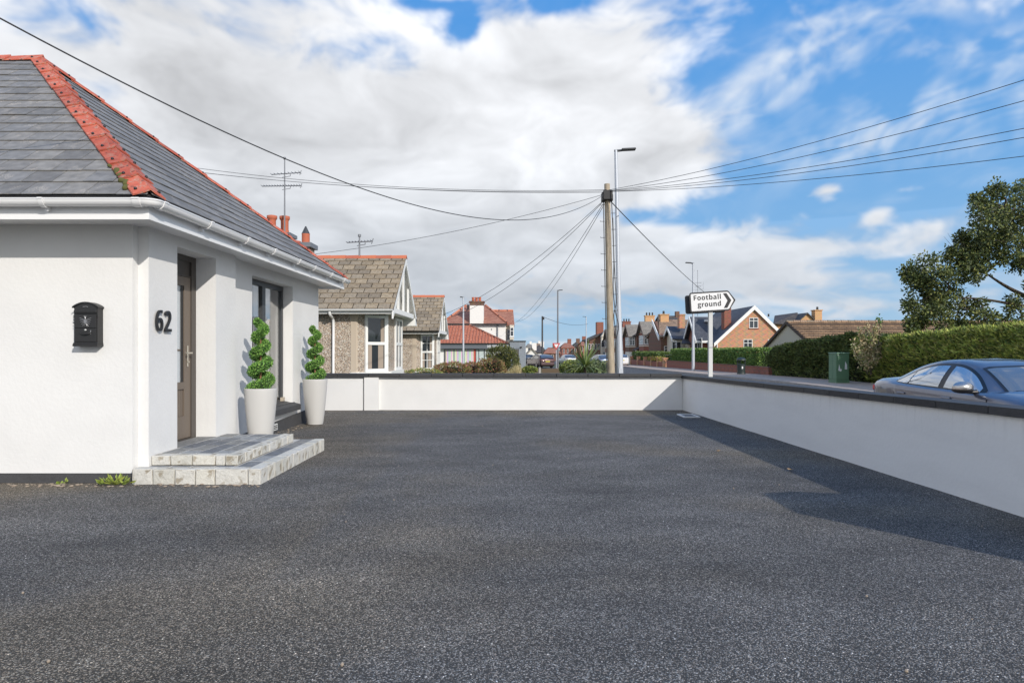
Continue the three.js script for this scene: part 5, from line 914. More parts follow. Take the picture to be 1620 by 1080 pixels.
farHouse(831, 852, 562, 550, 150, M.stucco, M.roofGrey, 'white far house with grey roof right of the metal shop front', { gable: true, wins: 2 });
farHouse(846, 864, 557, 546, 190, M.stucco, M.roofDark, 'pale far house behind the dark hatchback', { wins: 2 });
farHouse(862, 886, 557.5, 549.5, 165, M.brickBrown, M.roofRedOld, 'low red-roofed far house behind the give way sign', { wins: 3 });
farHouse(832, 843, 548.5, 543.5, 330, M.stucco, M.roofGrey, 'tiny white house on the horizon by the shop', { wins: 1 });
farHouse(842, 858, 548, 542.5, 350, M.stucco, M.roofBrown, 'tiny pale house with tan roof on the horizon', { wins: 1 });
farHouse(889, 908, 549, 542, 185, M.brickRed, M.roofRedOld, 'red brick far house right of the give way sign', { wins: 3 });
farHouse(907, 920, 548, 541, 200, M.brickBrown, M.roofDark, 'brown brick far house in the middle of the far row', { wins: 2 });
farHouse(918, 930, 546, 538, 180, M.brickRed, M.roofRedOld, 'taller red brick far house at the right end of the far row', { wins: 2 });
farHouse(1040, 1092, 520, 498, 175, M.brickBrown, M.roofDark, 'dark-roofed far house showing above the brown gabled house', { wins: 2 });
// ---------------------------------------------------------------- poles, lamps, signs
function lamp(px, pyTop, D, arm, r0, r1, label, mat = M.galv, slant = 0) {
  const x = (px - CX) * D / F, top = EYE + (HY - pyTop) * D / F, yb = gy(D) + (x > 4 ? 0.09 : -0.05), t = thing('street_lamp', label, 'street lamp', [x, yb, D]), lean = (g) => { const p = g.attributes.position; for (let i = 0; i < p.count; i++) p.setX(i, p.getX(i) + slant * (top - p.getY(i)) / (top - yb)); return g; };
  mesh('column', lean(lathe([[r0, -0.05], [r0, 1.5], [r0 * 0.97, 1.52], [lerp(r0, r1, 0.55), 1.6 + (top - yb) * 0.2], [r1, top - yb]], x, D, 16, yb)), mat, t);
  mesh('base_door', bx(x + slant * 0.93 - r0 * 0.5, x + slant * 0.93 + r0 * 0.5, yb + 0.4, yb + 0.9, D - r0 - 0.006, D - r0 * 0.8), mat, t);
  const a = V(x - 0.06 * Math.sign(arm), top - 0.03, D), b = V(x + arm, top + 0.05 * Math.abs(arm), D);
  mesh('lantern', [rod(a, b.clone().lerp(a, 0.65), r1 * 0.8, r1 * 0.7), (() => { const L = Math.abs(arm) * 0.72, g = new RoundedBoxGeometry(L, 0.075, 0.24, 2, 0.03); g.rotateZ(0.05 * Math.sign(arm)); const c = a.clone().lerp(b, 0.66); g.translate(c.x, c.y + 0.015, c.z); return metric(g); })()], M.lampHead, t);
  return t;
}
lamp(974.5, 237.5, 26, 0.76, 0.125, 0.062, 'tall grey street lamp column beside the telegraph pole', M.galv, 0.17);
lamp(882.5, 459, 75, 0.55, 0.11, 0.075, 'grey street lamp behind the give way sign', M.galvDark);
lamp(927.5, 501, 135, -0.7, 0.12, 0.09, 'faint far street lamp above the end house');
lamp(733, 470, 58, -0.3, 0.085, 0.06, 'slim pale lamp post in front of the striped shop window');
lamp(1097, 416, 54, -0.62, 0.12, 0.07, 'grey street lamp across the street left of the direction sign');
{ // telegraph pole
  const D = 24, x0 = (967 - CX) * D / F, x1 = (960.5 - CX) * D / F, yt = EYE + (HY - 291) * D / F, yb = gy(D) - 0.1, t = thing('telegraph_pole', 'weathered wooden telegraph pole with step irons and black junction box', 'telegraph pole', [x0, yb, D]);
  const a = V(x0 + 0.02, yb, D), b = V(x1, yt, D), on = (y) => a.clone().lerp(b, (y - a.y) / (b.y - a.y));
  const g = rod(a, b, 0.136, 0.100, 20); { const uv = g.attributes.uv, p = g.attributes.position; for (let i = 0; i < uv.count; i++) uv.setXY(i, uv.getX(i) * 0.9, p.getY(i)); }
  mesh('pole', g, M.pole, t);
  mesh('cap_band', [rod(on(yt - 0.30), on(yt - 0.26), 0.126)], M.galvDark, t);
  const bc = on(yt - 0.42);
  mesh('junction_box', [rbx(bc.x - 0.17, bc.x + 0.16, bc.y - 0.17, bc.y + 0.16, D - 0.24, D - 0.1, 0.02), rbx(bc.x - 0.21, bc.x - 0.09, bc.y - 0.2, bc.y + 0.1, D - 0.2, D + 0.12, 0.02), rbx(bc.x + 0.08, bc.x + 0.18, bc.y - 0.2, bc.y + 0.02, D - 0.2, D + 0.06, 0.02)], M.black, t);
  for (let i = 0; i < 8; i++) for (const s of [-1, 1]) { const y = yt - 0.75 - i * 0.57 - (s > 0 ? 0.28 : 0), p = on(y); if (y < 1.6) continue; mesh('step_iron', [rod(p.clone().add(new THREE.Vector3(s * 0.12, 0, 0.03)), p.clone().add(new THREE.Vector3(s * 0.27, 0, 0.03)), 0.011, 0.011, 6), rod(p.clone().add(new THREE.Vector3(s * 0.27, -0.01, 0.03)), p.clone().add(new THREE.Vector3(s * 0.27, 0.03, 0.03)), 0.011, 0.011, 6)], M.galvDark, t); }
  const cb = (off, pts) => tube(pts.map(([y, dx]) => on(y).add(new THREE.Vector3(off + dx, 0, 0.05))), 0.016, 60, 6);
  mesh('cable', [cb(0.16, [[yt - 0.6, -0.02], [yt - 1.5, 0], [yt - 2.6, 0.02], [yt - 3.4, 0.04], [yt - 4.2, 0.06], [yt - 4.6, -0.03], [yt - 5.2, 0.02], [yb + 0.4, 0.0]]), cb(0.17, [[yt - 1.2, 0], [yt - 2.8, 0.0], [yt - 3.7, -0.04], [yt - 4.5, 0.02], [yt - 5, 0.12], [yt - 5.6, 0.0], [yb + 0.3, 0.0]]), cb(-0.15, [[yt - 0.6, 0], [yt - 3, -0.005], [yb + 0.3, -0.012]])], M.wire, t);
}
{ // the thin dark pole far down the side street
  const D = 88, p = at(858, 500, D), t = thing('telegraph_pole', 'thin dark pole with a black box far down the side street', 'telegraph pole', [p.x, gy(D), D]);
  mesh('pole', rod(V(p.x, gy(D), D), p, 0.13, 0.1, 10), M.lampHead, t); mesh('junction_box', rbx(p.x - 0.06, p.x + 0.26, p.y - 0.45, p.y - 0.1, D - 0.2, D + 0.1, 0.03), M.black, t);
}
// overhead wires: each from a to b through its sag
function wire(a, b, sag, label, r = 0.008, group = 'overhead wires from the telegraph pole') {
  const pts = []; for (let i = 0; i <= 40; i++) { const k = i / 40, p = a.clone().lerp(b, k); p.y -= sag * 4 * k * (1 - k); pts.push(p); }
  const m = new THREE.Mesh(new THREE.TubeGeometry(new THREE.CatmullRomCurve3(pts), 60, r, 5, false), M.wire); m.geometry.translate(-a.x, -a.y, -a.z); m.position.copy(a); m.name = numbered('overhead_wire'); scene.add(m);
  m.userData = { label, category: 'wire', group };
}
const PT = (dy = 0, dx = 0) => at(960 + dx, 304 + dy, 23.9);
{ // long drop over the driveway
  const pts = [], f = (t) => { const x = -4.5 + 7.83 * t, D = 6 + 18 * t; return V(x, 4.26 - 2.73 * t + 5.33 * t * t, D); };
  for (let i = 0; i <= 40; i++) pts.push(f(-0.45 + 1.45 * i / 40));
  const m = new THREE.Mesh(new THREE.TubeGeometry(new THREE.CatmullRomCurve3(pts), 80, 0.0085, 6, false), M.wire), o = pts[0].clone(); m.geometry.translate(-o.x, -o.y, -o.z); m.position.copy(o); m.name = numbered('overhead_wire'); scene.add(m);
  m.userData = { label: 'thick sagging wire crossing the sky over the driveway from upper left', category: 'wire', group: 'overhead wires from the telegraph pole' };
}
wire(PT(-4), at(20, 216, 24.5), 0.62, 'uppermost of the three flat wires running left above the aerial');
wire(PT(-2), at(20, 228, 24.8), 0.55, 'middle one of the three flat wires running left above the aerial');
wire(PT(0), at(20, 230, 24.1), 0.50, 'lowest of the three flat wires running left above the aerial');
wire(PT(2), at(496, 402, 24.3), 0.22, 'wire from the pole to the chimney with the pointed cowl');
wire(PT(10, -2), at(686, 503, 34.5), 0.55, 'upper wire from the pole down to the second pebbledash house', 0.009);
wire(PT(12, -3), at(690, 508, 36.5), 0.75, 'lower wire from the pole down to the second pebbledash house', 0.009);
wire(PT(14, -3), at(812, 512, 78), 0.7, 'left wire from the pole dropping towards the white two-storey house', 0.010);
wire(PT(16, -2), at(817, 508, 80), 1.1, 'right wire from the pole dropping towards the white two-storey house', 0.010);
wire(PT(-3), at(1700, 101, 13.5), 0.22, 'highest of the wires running right across the street');
wire(PT(-2), at(1700, 137, 13.5), 0.25, 'second highest of the wires running right across the street');
wire(PT(-2), at(1700, 187, 13.2), 0.2, 'third highest of the wires running right across the street');
wire(PT(-1), at(1700, 203, 13.4), 0.2, 'fourth highest of the wires running right across the street');
wire(PT(-1), at(1700, 237, 13.8), 0.16, 'lowest of the wires running right across the street');
wire(PT(12, 4), at(1152, 486, 80), 0.5, 'wire dropping right from the pole to the brick chimney', 0.018);
wire(at(859, 501, 88), at(930, 512, 135), 0.6, 'far wire from the thin dark pole to the far lamp', 0.025, 'far wires');
{ // direction sign
  const D = 15.85, x = (1124 - CX) * D / F, yb = gy(D) + 0.09, t = thing('direction_sign', 'black-bordered white direction sign reading Football ground on a pale post', 'sign', [x, yb, D]);
  const X = (px) => (px - CX) * D / F, Y = (py) => EYE + (HY - py) * D / F;
  mesh('post', [rbx(x - 0.048, x + 0.048, yb - 0.1, Y(488), D - 0.04, D + 0.04, 0.012)], std([0.55, 0.56, 0.55], 0.6), t); mesh('post_band', [bx(x - 0.051, x + 0.051, Y(550), Y(549), D - 0.043, D + 0.043)], M.galvDark, t);
  const cx = X(1126), cy = Y(477), s = D / F, outline = (k, ins) => { const L = -36 + ins, R = 24 - ins * 0.15, T = 15.8 - ins, tip = 36.5 - ins * 1.35, rad = Math.max(0.3, 3.6 - ins); const p = []; const corner = (ax, ay, a0) => { for (let i = 0; i <= 5; i++) { const a = a0 + i / 5 * Math.PI / 2; p.push([ax + rad * Math.cos(a), ay + rad * Math.sin(a)]); } }; p.push([R, -T], [R + 2.2, -T + 1.2], [tip - 0.5, -0.8], [tip - 0.5, 0.8], [R + 2.2, T - 1.2], [R, T]); corner(L + rad, T - rad, Math.PI / 2); corner(L + rad, -T + rad, Math.PI); return p.map(([a, b]) => [a * s, b * s]); };
  const tilt = (g) => { g.rotateZ(0.062); g.translate(cx, cy, -(D - 0.075)); return metric(g); };
  const plate = mesh('sign_plate', tilt(prism(outline(1, 0), 'z', -0.003, 0.012)), std([0.018, 0.018, 0.02], 0.45), t);
  mesh('sign_face', tilt(prism(outline(1, 2.2), 'z', -0.0055, -0.0031)), std([0.74, 0.74, 0.735], 0.45), plate);
  const ink = std([0.016, 0.016, 0.018], 0.45);
  mesh('chevron', tilt(prism([[17, 11.6], [22.6, 11.6], [29.6, 0], [22.6, -11.6], [17, -11.6], [23.6, 0]].reverse().map(([a, b]) => [a * s, b * s]), 'z', -0.0075, -0.0056)), ink, plate);
  for (const [str, px, py, w, h] of [['Football', -29.5, 3.0, 43, 8.3], ['ground', -24, -10.3, 37, 10.9]]) { const [g, tw, th] = textGeo(str, 1, 0.002); g.scale(w * s / tw, h * s / th, 1); g.translate(px * s, py * s, 0.0057); mesh('lettering', tilt(g), ink, plate); }
  // the plate for the other direction, seen edge-on and from behind
  const pl2 = prism(outline(1, 0).map(([a, b]) => [a, b * 0.94]), 'z', 0, 0.012); pl2.rotateZ(0.05); pl2.translate(cx - 0.068, cy - 0.045, -(D + 0.06)); mesh('back_plate', metric(pl2), std([0.05, 0.055, 0.06], 0.55), t);
  mesh('clip', [bx(x - 0.06, x + 0.06, cy + 0.1, cy + 0.13, D - 0.06, D + 0.05), bx(x - 0.06, x + 0.06, cy - 0.14, cy - 0.11, D - 0.06, D + 0.05)], M.galvDark, t);
}
{ // give way sign
  const D = 72, p = at(880, 546.5, D), t = thing('give_way_sign', 'red and white triangular give way sign on a grey post', 'sign', [p.x, gy(D), D]);
  mesh('post', rod(V(p.x, gy(D) - 0.05, D), V(p.x, p.y + 0.25, D), 0.04), M.galv, t);
  const tr = (r, z0, z1) => { const g = prism([[-r, r * 0.62], [0, -r * 1.1], [r, r * 0.62]].reverse(), 'z', z0, z1); g.translate(p.x, p.y, -(D - 0.08)); return metric(g); };
  const pl = mesh('sign_plate', tr(0.42, 0, 0.02), std([0.55, 0.04, 0.045], 0.5), t); mesh('sign_face', tr(0.24, -0.012, -0.001), std([0.75, 0.75, 0.74], 0.5), pl);
}
{ // green cabinet, bin
  const D = 30, x0 = (1322 - CX) * D / F, x1 = (1342 - CX) * D / F, yb = gy(D) + 0.09, yt = EYE + (HY - 557.5) * D / F, t = thing('utility_cabinet', 'green metal utility cabinet on the far pavement before the hedge', 'cabinet', [x0 + 0.4, yb, D + 0.2]);
  const green = std([0.10, 0.20, 0.115], 0.5), lt = std([0.15, 0.26, 0.17], 0.5), w = 0.56, d = 0.62;
  // stands with one long face to the road
  const g1 = rbx(x0, x0 + w, yb + 0.14, yt - 0.04, D - 0.1, D + d, 0.015); mesh('body', g1, green, t);
  mesh('lid', rbx(x0 - 0.025, x0 + w + 0.025, yt - 0.05, yt, D - 0.125, D + d + 0.02, 0.02), lt, t); mesh('plinth', bx(x0 - 0.01, x0 + w + 0.01, yb - 0.05, yb + 0.14, D - 0.11, D + d + 0.01), green, t);
  for (const [a, b] of [[-0.085, 0.25], [0.27, 0.6]]) mesh('door', bx(x0 - 0.008, x0 + 0.002, yb + 0.18, yt - 0.09, D + a, D + b), green, t);
  mesh('front_door', bx(x0 + 0.03, x0 + w - 0.03, yb + 0.18, yt - 0.09, D - 0.108, D - 0.098), green, t);
  mesh('sticker', [prism([[x0 + 0.08, yb + 0.55], [x0 + 0.2, yb + 0.5], [x0 + 0.24, yb + 0.6], [x0 + 0.16, yb + 0.62], [x0 + 0.12, yb + 0.82], [x0 + 0.09, yb + 0.66]], 'z', D - 0.111, D - 0.109), prism([[x0 + 0.36, yb + 0.6], [x0 + 0.47, yb + 0.6], [x0 + 0.46, yb + 0.8], [x0 + 0.38, yb + 0.95]], 'z', D - 0.111, D - 0.109), bx(x0 + 0.06, x0 + 0.1, yt - 0.13, yt - 0.1, D - 0.111, D - 0.109)], std([0.68, 0.70, 0.68], 0.6), t);
}
{
  const D = 44, x = (1173 - CX) * D / F, yb = gy(D) + 0.09, t = thing('litter_bin', 'dark green hooded litter bin on the far pavement', 'litter bin', [x, yb, D]);
  const m = std([0.02, 0.032, 0.03], 0.5);
  mesh('body', [lathe([[0.27, 0], [0.27, 0.1], [0.24, 0.12], [0.27, 0.62], [0.25, 0.64], [0, 0.64]], x, D, 18, yb)], m, t);
  mesh('hood', [lathe([[0.29, 0.88], [0.29, 0.96], [0.2, 1.05], [0, 1.08]], x, D, 18, yb), rod(V(x - 0.24, yb + 0.6, D), V(x - 0.24, yb + 0.9, D), 0.04), rod(V(x + 0.24, yb + 0.6, D), V(x + 0.24, yb + 0.9, D), 0.04), rod(V(x, yb + 0.6, D + 0.22), V(x, yb + 0.9, D + 0.22), 0.05)], m, t);
  mesh('symbol', bx(x - 0.05, x + 0.03, yb + 0.35, yb + 0.5, D - 0.262, D - 0.252), M.whitePaint, t);
}
// ---------------------------------------------------------------- cars
function car(name, label, [tx, ty, tD], turn, paint, { hatch = false, group } = {}) {
  const t = thing(name, label, 'car', [tx, ty, tD], group); t.rotation.y = turn;
  const put = (n, g, m, p = t) => { if (Array.isArray(g)) g = merge(g); const k = new THREE.Mesh(g, m); k.name = n; p.add(k); return k; };
  const cr = (tab, x) => { let i = 1; while (i < tab.length - 1 && tab[i][0] < x) i++; const [x0, y0] = tab[i - 1], [x1, y1] = tab[i], k = clamp((x - x0) / (x1 - x0)); const m0 = i > 1 ? (y1 - tab[i - 2][1]) / (x1 - tab[i - 2][0]) : (y1 - y0) / (x1 - x0), m1 = i < tab.length - 1 ? (tab[i + 1][1] - y0) / (tab[i + 1][0] - x0) : (y1 - y0) / (x1 - x0), h = x1 - x0, k2 = k * k, k3 = k2 * k; return (2 * k3 - 3 * k2 + 1) * y0 + (k3 - 2 * k2 + k) * h * m0 + (-2 * k3 + 3 * k2) * y1 + (k3 - k2) * h * m1; };
  const yT = [[0, 0.86], [0.06, 1.02], [0.25, 1.075], [0.7, 1.09], [1.2, 1.05], [2, 1.02], [2.9, 1.02], [3.35, 1.01], [3.8, 0.965], [4.3, 0.87], [4.6, 0.73], [4.72, 0.58]];
  const hw = [[0, 0.66], [0.06, 0.76], [0.25, 0.84], [0.7, 0.895], [1.2, 0.915], [2.4, 0.915], [3.6, 0.915], [4.1, 0.88], [4.5, 0.76], [4.72, 0.5]];
  const belt = [[0, 0.82], [0.06, 0.94], [0.25, 0.99], [0.7, 1.0], [1.2, 0.985], [2.0, 0.965], [3.0, 0.94], [3.35, 0.93], [3.8, 0.89], [4.3, 0.80], [4.6, 0.68], [4.72, 0.54]];
  const NX = 72, P = [], I = [], prof = (x) => { const T = cr(yT, x), w = cr(hw, x), b = cr(belt, x), yb = x < 0.15 || x > 4.55 ? 0.30 : 0.2; return [[0, T], [w * 0.55, T - 0.004], [w * 0.82, lerp(T, b, 0.35)], [w * 0.93, b + 0.008], [w * 0.975, b - 0.035], [w * 0.99, b - 0.1], [w * 0.985, b - 0.16], [w, lerp(b, yb, 0.42)], [w * 0.998, lerp(b, yb, 0.62)], [w * 0.985, lerp(b, yb, 0.8)], [w * 0.95, yb + 0.03], [w * 0.8, yb], [0, yb]]; };
  const ring = (x) => { const h = prof(x); return [...h.map(([z, y]) => [z, y]), ...h.slice(1, -1).reverse().map(([z, y]) => [-z, y])]; };
  const nr = ring(1).length;
  for (let i = 0; i <= NX; i++) { const x = 4.72 * i / NX; for (const [z, y] of ring(x)) P.push(x, y, z); }
  for (let i = 0; i < NX; i++) for (let j = 0; j < nr; j++) { const a = i * nr + j, b = i * nr + (j + 1) % nr, c = a + nr, d = b + nr; I.push(a, b, c, b, d, c); }
  for (const i of [0, NX]) { const o = i * nr; for (let j = 1; j < nr - 1; j++) i ? I.push(o, o + j, o + j + 1) : I.push(o, o + j + 1, o + j); }
  const g = new THREE.BufferGeometry(); g.setAttribute('position', new THREE.Float32BufferAttribute(P, 3)); g.setIndex(I); g.computeVertexNormals(); g.setAttribute('uv', new THREE.Float32BufferAttribute(new Float32Array(P.length / 3 * 2), 2));
  const body = put('body', g, paint);
  // cabin
  const ro = hatch ? [[0.02, 1.0], [0.25, 1.2], [0.55, 1.38], [1.0, 1.45], [1.8, 1.47], [2.5, 1.43], [2.85, 1.33], [3.42, 0.995]] : [[0.52, 1.055], [0.8, 1.165], [1.2, 1.315], [1.6, 1.405], [2.0, 1.438], [2.4, 1.425], [2.75, 1.345], [3.42, 0.995]];
  const X0 = ro[0][0], X1 = 3.42, wr = (x) => 0.585 + 0.16 * Math.pow(clamp(Math.abs(x - 1.95) / 1.6), 3), wb = (x) => cr(hw, x) * 0.935;
  const sec = (x) => { const R = cr(ro, x), b = cr(belt, x) - 0.02, w = Math.min(wr(x), wb(x) - 0.03), e = Math.max(R - 0.07, b + 0.01); return { R: Math.max(R, b + 0.03), b, w, e, wb: wb(x) }; };
  const side = (x, y) => { const s = sec(x), k = clamp((y - s.b) / Math.max(0.05, s.e - s.b)); return lerp(s.wb, s.w, k) + 0.03 * Math.sin(Math.PI * k) * clamp((s.e - s.b) / 0.3); };
  const Q = [], J = [], NC = 44, half = (x) => { const s = sec(x), p = [[0, s.R], [s.w * 0.5, s.R - 0.012], [s.w * 0.82, lerp(s.R, s.e, 0.3)], [s.w * 0.96, lerp(s.R, s.e, 0.62)]]; for (const k of [1, 0.85, 0.66, 0.45, 0.2, 0]) { const y = lerp(s.b, s.e, k); p.push([side(x, y), y]); } return p; };
  const rg = (x) => { const h = half(x); return [...h, ...h.slice(1).reverse().map(([z, y]) => [-z, y])]; }, nc = rg(2).length;
  for (let i = 0; i <= NC; i++) { const x = lerp(X0, X1, i / NC); for (const [z, y] of rg(x)) Q.push(x, y, z); }
  for (let i = 0; i < NC; i++) for (let j = 0; j < nc; j++) { const a = i * nc + j, b = i * nc + (j + 1) % nc; if (j === 9) continue; J.push(a, b, a + nc, b, b + nc, a + nc); }
  const cg = new THREE.BufferGeometry(); cg.setAttribute('position', new THREE.Float32BufferAttribute(Q, 3)); cg.setIndex(J); cg.computeVertexNormals(); cg.setAttribute('uv', new THREE.Float32BufferAttribute(new Float32Array(Q.length / 3 * 2), 2));
  put('cabin', cg, paint);
  // side glass: outlines in side view laid on the cabin side
  const curve = (pts) => new THREE.CatmullRomCurve3(pts.map(([x, y]) => new THREE.Vector3(x, y, 0)), false, 'centripetal').getPoints(pts.length * 6).map((p) => [p.x, p.y]);
  const up = hatch ? curve([[0.5, 1.06], [0.75, 1.26], [1.1, 1.35], [1.8, 1.375], [2.4, 1.335], [2.75, 1.22], [3.16, 0.975]]) : curve([[0.86, 1.03], [1.05, 1.12], [1.4, 1.26], [1.75, 1.33], [2.1, 1.345], [2.45, 1.32], [2.76, 1.22], [3.16, 0.975]]);
  const yUp = (x) => { for (let i = 1; i < up.length; i++) if (up[i][0] >= x) { const k = (x - up[i - 1][0]) / (up[i][0] - up[i - 1][0]); return lerp(up[i - 1][1], up[i][1], k); } return up[up.length - 1][1]; };
  const glass = (a, b, inset, off, s, lo = 0.0) => { const P2 = [], I2 = [], n = 26, m = 6; for (let i = 0; i <= n; i++) for (let j = 0; j <= m; j++) { const x = lerp(a, b, i / n), y0 = cr(belt, x) + 0.005 + inset + lo, y1 = Math.max(y0 + 0.004, yUp(x) - inset), y = lerp(y0, y1, j / m); P2.push(x, y, s * (side(x, y) + off)); } for (let i = 0; i < n; i++) for (let j = 0; j < m; j++) { const q = i * (m + 1) + j; if (s > 0) I2.push(q, q + m + 1, q + 1, q + 1, q + m + 1, q + m + 2); else I2.push(q, q + 1, q + m + 1, q + 1, q + m + 2, q + m + 1); } const k = new THREE.BufferGeometry(); k.setAttribute('position', new THREE.Float32BufferAttribute(P2, 3)); k.setIndex(I2); k.computeVertexNormals(); k.setAttribute('uv', new THREE.Float32BufferAttribute(new Float32Array(P2.length / 3 * 2), 2)); return k; };
  const gl = hatch ? M.screenGlass : M.carGlass, trim = M.carTrim, xa = up[0][0];
  for (const s of [1, -1]) {
    put('window_surround', glass(xa - 0.03, 3.15, -0.012, 0.004, s), trim);
    put('side_window', glass(xa + 0.07, hatch ? 1.2 : 1.3, 0.026, 0.008, s), gl); put('side_window', glass(hatch ? 1.22 : 1.325, 2.12, 0.024, 0.008, s), gl); put('side_window', glass(2.25, 3.05, 0.024, 0.008, s), gl);
    // beltline trim, door seams and handles
    const line = (pts, r) => new THREE.TubeGeometry(new THREE.CatmullRomCurve3(pts.map(([x, y, o]) => new THREE.Vector3(x, y, s * ((y > cr(belt, x) ? side(x, y) : cr(hw, x) * (y > cr(belt, x) - 0.05 ? 0.965 : 0.99)) + (o ?? 0))))), 30, r, 5);
    put('door_seam', [line([[2.18, 0.93], [2.18, 0.75], [2.17, 0.45], [2.16, 0.3]], 0.006), line([[0.98, 0.96], [1.0, 0.8], [1.3, 0.62], [1.38, 0.42]], 0.006), line([[3.3, 0.88], [3.3, 0.7], [3.28, 0.3]], 0.006)], trim);
    for (const x of [1.12, 2.32]) { const h = new RoundedBoxGeometry(0.22, 0.032, 0.03, 2, 0.012); h.translate(x + 0.1, 0.845, s * (cr(hw, x) * 0.99 + 0.012)); put('handle', h, paint); }
    // mirror
    const mg = new THREE.SphereGeometry(1, 20, 14); mg.scale(0.10, 0.085, 0.15); { const p = mg.attributes.position; for (let i = 0; i < p.count; i++) if (p.getX(i) < -0.02) p.setX(i, -0.02); } mg.computeVertexNormals(); mg.translate(2.99, 1.03, s * 1.03); mg.scale(1, 1, 1);
    const mir = put('mirror', mg, M.chrome); const st = new THREE.CylinderGeometry(0.025, 0.035, 0.14, 8); st.rotateX(Math.PI / 2); st.translate(2.99, 0.965, s * 0.9); const lo = new THREE.SphereGeometry(1, 16, 10, 0, 6.283, Math.PI / 2, Math.PI / 2); lo.scale(0.103, 0.055, 0.153); lo.translate(2.99, 0.998, s * 1.03); put('mirror_base', [st, lo], trim, mir);
    // lamps
    const tl = new RoundedBoxGeometry(0.09, 0.1, 0.34, 2, 0.03); tl.rotateY(s * 0.5); tl.translate(0.115, 0.885, s * 0.67); put('tail_light', tl, M.tailRed);
    const hl = new RoundedBoxGeometry(0.28, 0.1, 0.32, 2, 0.04); hl.rotateY(s * 0.5); hl.translate(4.42, 0.7, s * 0.62); put('headlight', hl, M.chrome);
    for (const x of [1.02, 3.85]) {
      const ty2 = new THREE.TorusGeometry(0.27, 0.075, 10, 30); ty2.scale(1, 1, 1.3); ty2.translate(x, 0.335, s * 0.82); const wh = put('wheel', ty2, M.rubber);
      const rims = [new THREE.CylinderGeometry(0.2, 0.22, 0.12, 24)]; rims[0].rotateX(Math.PI / 2); rims[0].translate(x, 0.335, s * 0.83); for (let k = 0; k < 5; k++) { const sp = new THREE.BoxGeometry(0.2, 0.05, 0.02); sp.translate(0.11, 0, 0); sp.rotateZ(k * 1.2566); sp.translate(x, 0.335, s * 0.9); rims.push(sp); } put('rim', rims, M.chrome, wh);
    }
  }
  // windscreen and rear window
  const screen = (a, b, n, f, off) => { const P2 = [], I2 = [], m = 12; for (let i = 0; i <= n; i++) { const x = lerp(a, b, i / n), s = sec(x); for (let j = 0; j <= m; j++) { const z = lerp(-1, 1, j / m) * s.w * f, zz = Math.abs(z) / s.w; const y = zz < 0.5 ? lerp(s.R, s.R - 0.012, zz / 0.5) : zz < 0.82 ? lerp(s.R - 0.012, lerp(s.R, s.e, 0.3), (zz - 0.5) / 0.32) : lerp(lerp(s.R, s.e, 0.3), lerp(s.R, s.e, 0.62), (zz - 0.82) / 0.14); P2.push(x, y + off, z); } } for (let i = 0; i < n; i++) for (let j = 0; j < m; j++) { const q = i * (m + 1) + j; I2.push(q, q + 1, q + m + 1, q + 1, q + m + 2, q + m + 1); } const k = new THREE.BufferGeometry(); k.setAttribute('position', new THREE.Float32BufferAttribute(P2, 3)); k.setIndex(I2); k.computeVertexNormals(); k.setAttribute('uv', new THREE.Float32BufferAttribute(new Float32Array(P2.length / 3 * 2), 2)); return k; };
  put('screen_surround', screen(2.76, 3.4, 14, 0.97, 0.004), trim); put('windscreen', screen(2.82, 3.38, 14, 0.92, 0.009), hatch ? gl : M.screenGlass);
  put('screen_surround', screen(X0 + 0.08, hatch ? 0.7 : 1.42, 14, 0.93, 0.004), trim); put('rear_window', screen(X0 + 0.13, hatch ? 0.65 : 1.36, 14, 0.88, 0.009), gl);
  const pl = new THREE.BoxGeometry(0.012, 0.11, 0.5); pl.translate(-0.004, 0.72, 0); put('number_plate', pl, std([0.6, 0.5, 0.08], 0.5)); const bp = new RoundedBoxGeometry(0.16, 0.22, 1.5, 2, 0.06); bp.translate(0.05, 0.46, 0); put('bumper', bp, paint);
  return t;
}
M.carGlass = phy([0.52, 0.55, 0.57], 0.03, { metalness: 0.62, clearcoat: 1, clearcoatRoughness: 0.02 });
M.screenGlass = phy([0.16, 0.175, 0.19], 0.03, { metalness: 0.5, clearcoat: 1, clearcoatRoughness: 0.02 });
M.carTrim = std([0.014, 0.014, 0.016], 0.35);
M.chrome = std([0.45, 0.44, 0.43], 0.25, { metalness: 0.85 });
M.tailRed = phy([0.42, 0.02, 0.02], 0.2, { clearcoat: 1 });
M.rubber = std([0.018, 0.018, 0.018], 0.9);
const metallic = (c) => phy(c, 0.34, { metalness: 0.55, clearcoat: 1, clearcoatRoughness: 0.04 });
car('parked_car', 'dark blue saloon car parked at the kerb behind the street wall', [7.5, -0.222, 12.78], -Math.PI / 2, metallic([0.135, 0.145, 0.185]));
car('parked_car', 'dark hatchback waiting behind the give way sign', [3.75, gy(74) - 0.02, 71.5], 1.9, metallic([0.10, 0.06, 0.06]), { hatch: true });
car('parked_car', 'dark grey car half hidden left of the dark hatchback', [3.0, gy(78) - 0.02, 79.5], 2.95, metallic([0.05, 0.055, 0.06]), { hatch: true });
car('parked_car', 'blue-grey car at the far kerb behind the telegraph pole', [10.2, gy(80), 73.5], 1.75, metallic([0.16, 0.21, 0.30]), { hatch: true });
car('parked_car', 'silver car beyond the spiky garden plant', [8.0, gy(95), 93], 1.7, metallic([0.42, 0.44, 0.46]), { hatch: true });
car('parked_car', 'white car beside the brick piers beyond the lamp column', [13.6, gy(92) + 0.08, 84], 1.6, phy([0.75, 0.75, 0.75], 0.35, { clearcoat: 1 }), { hatch: true });
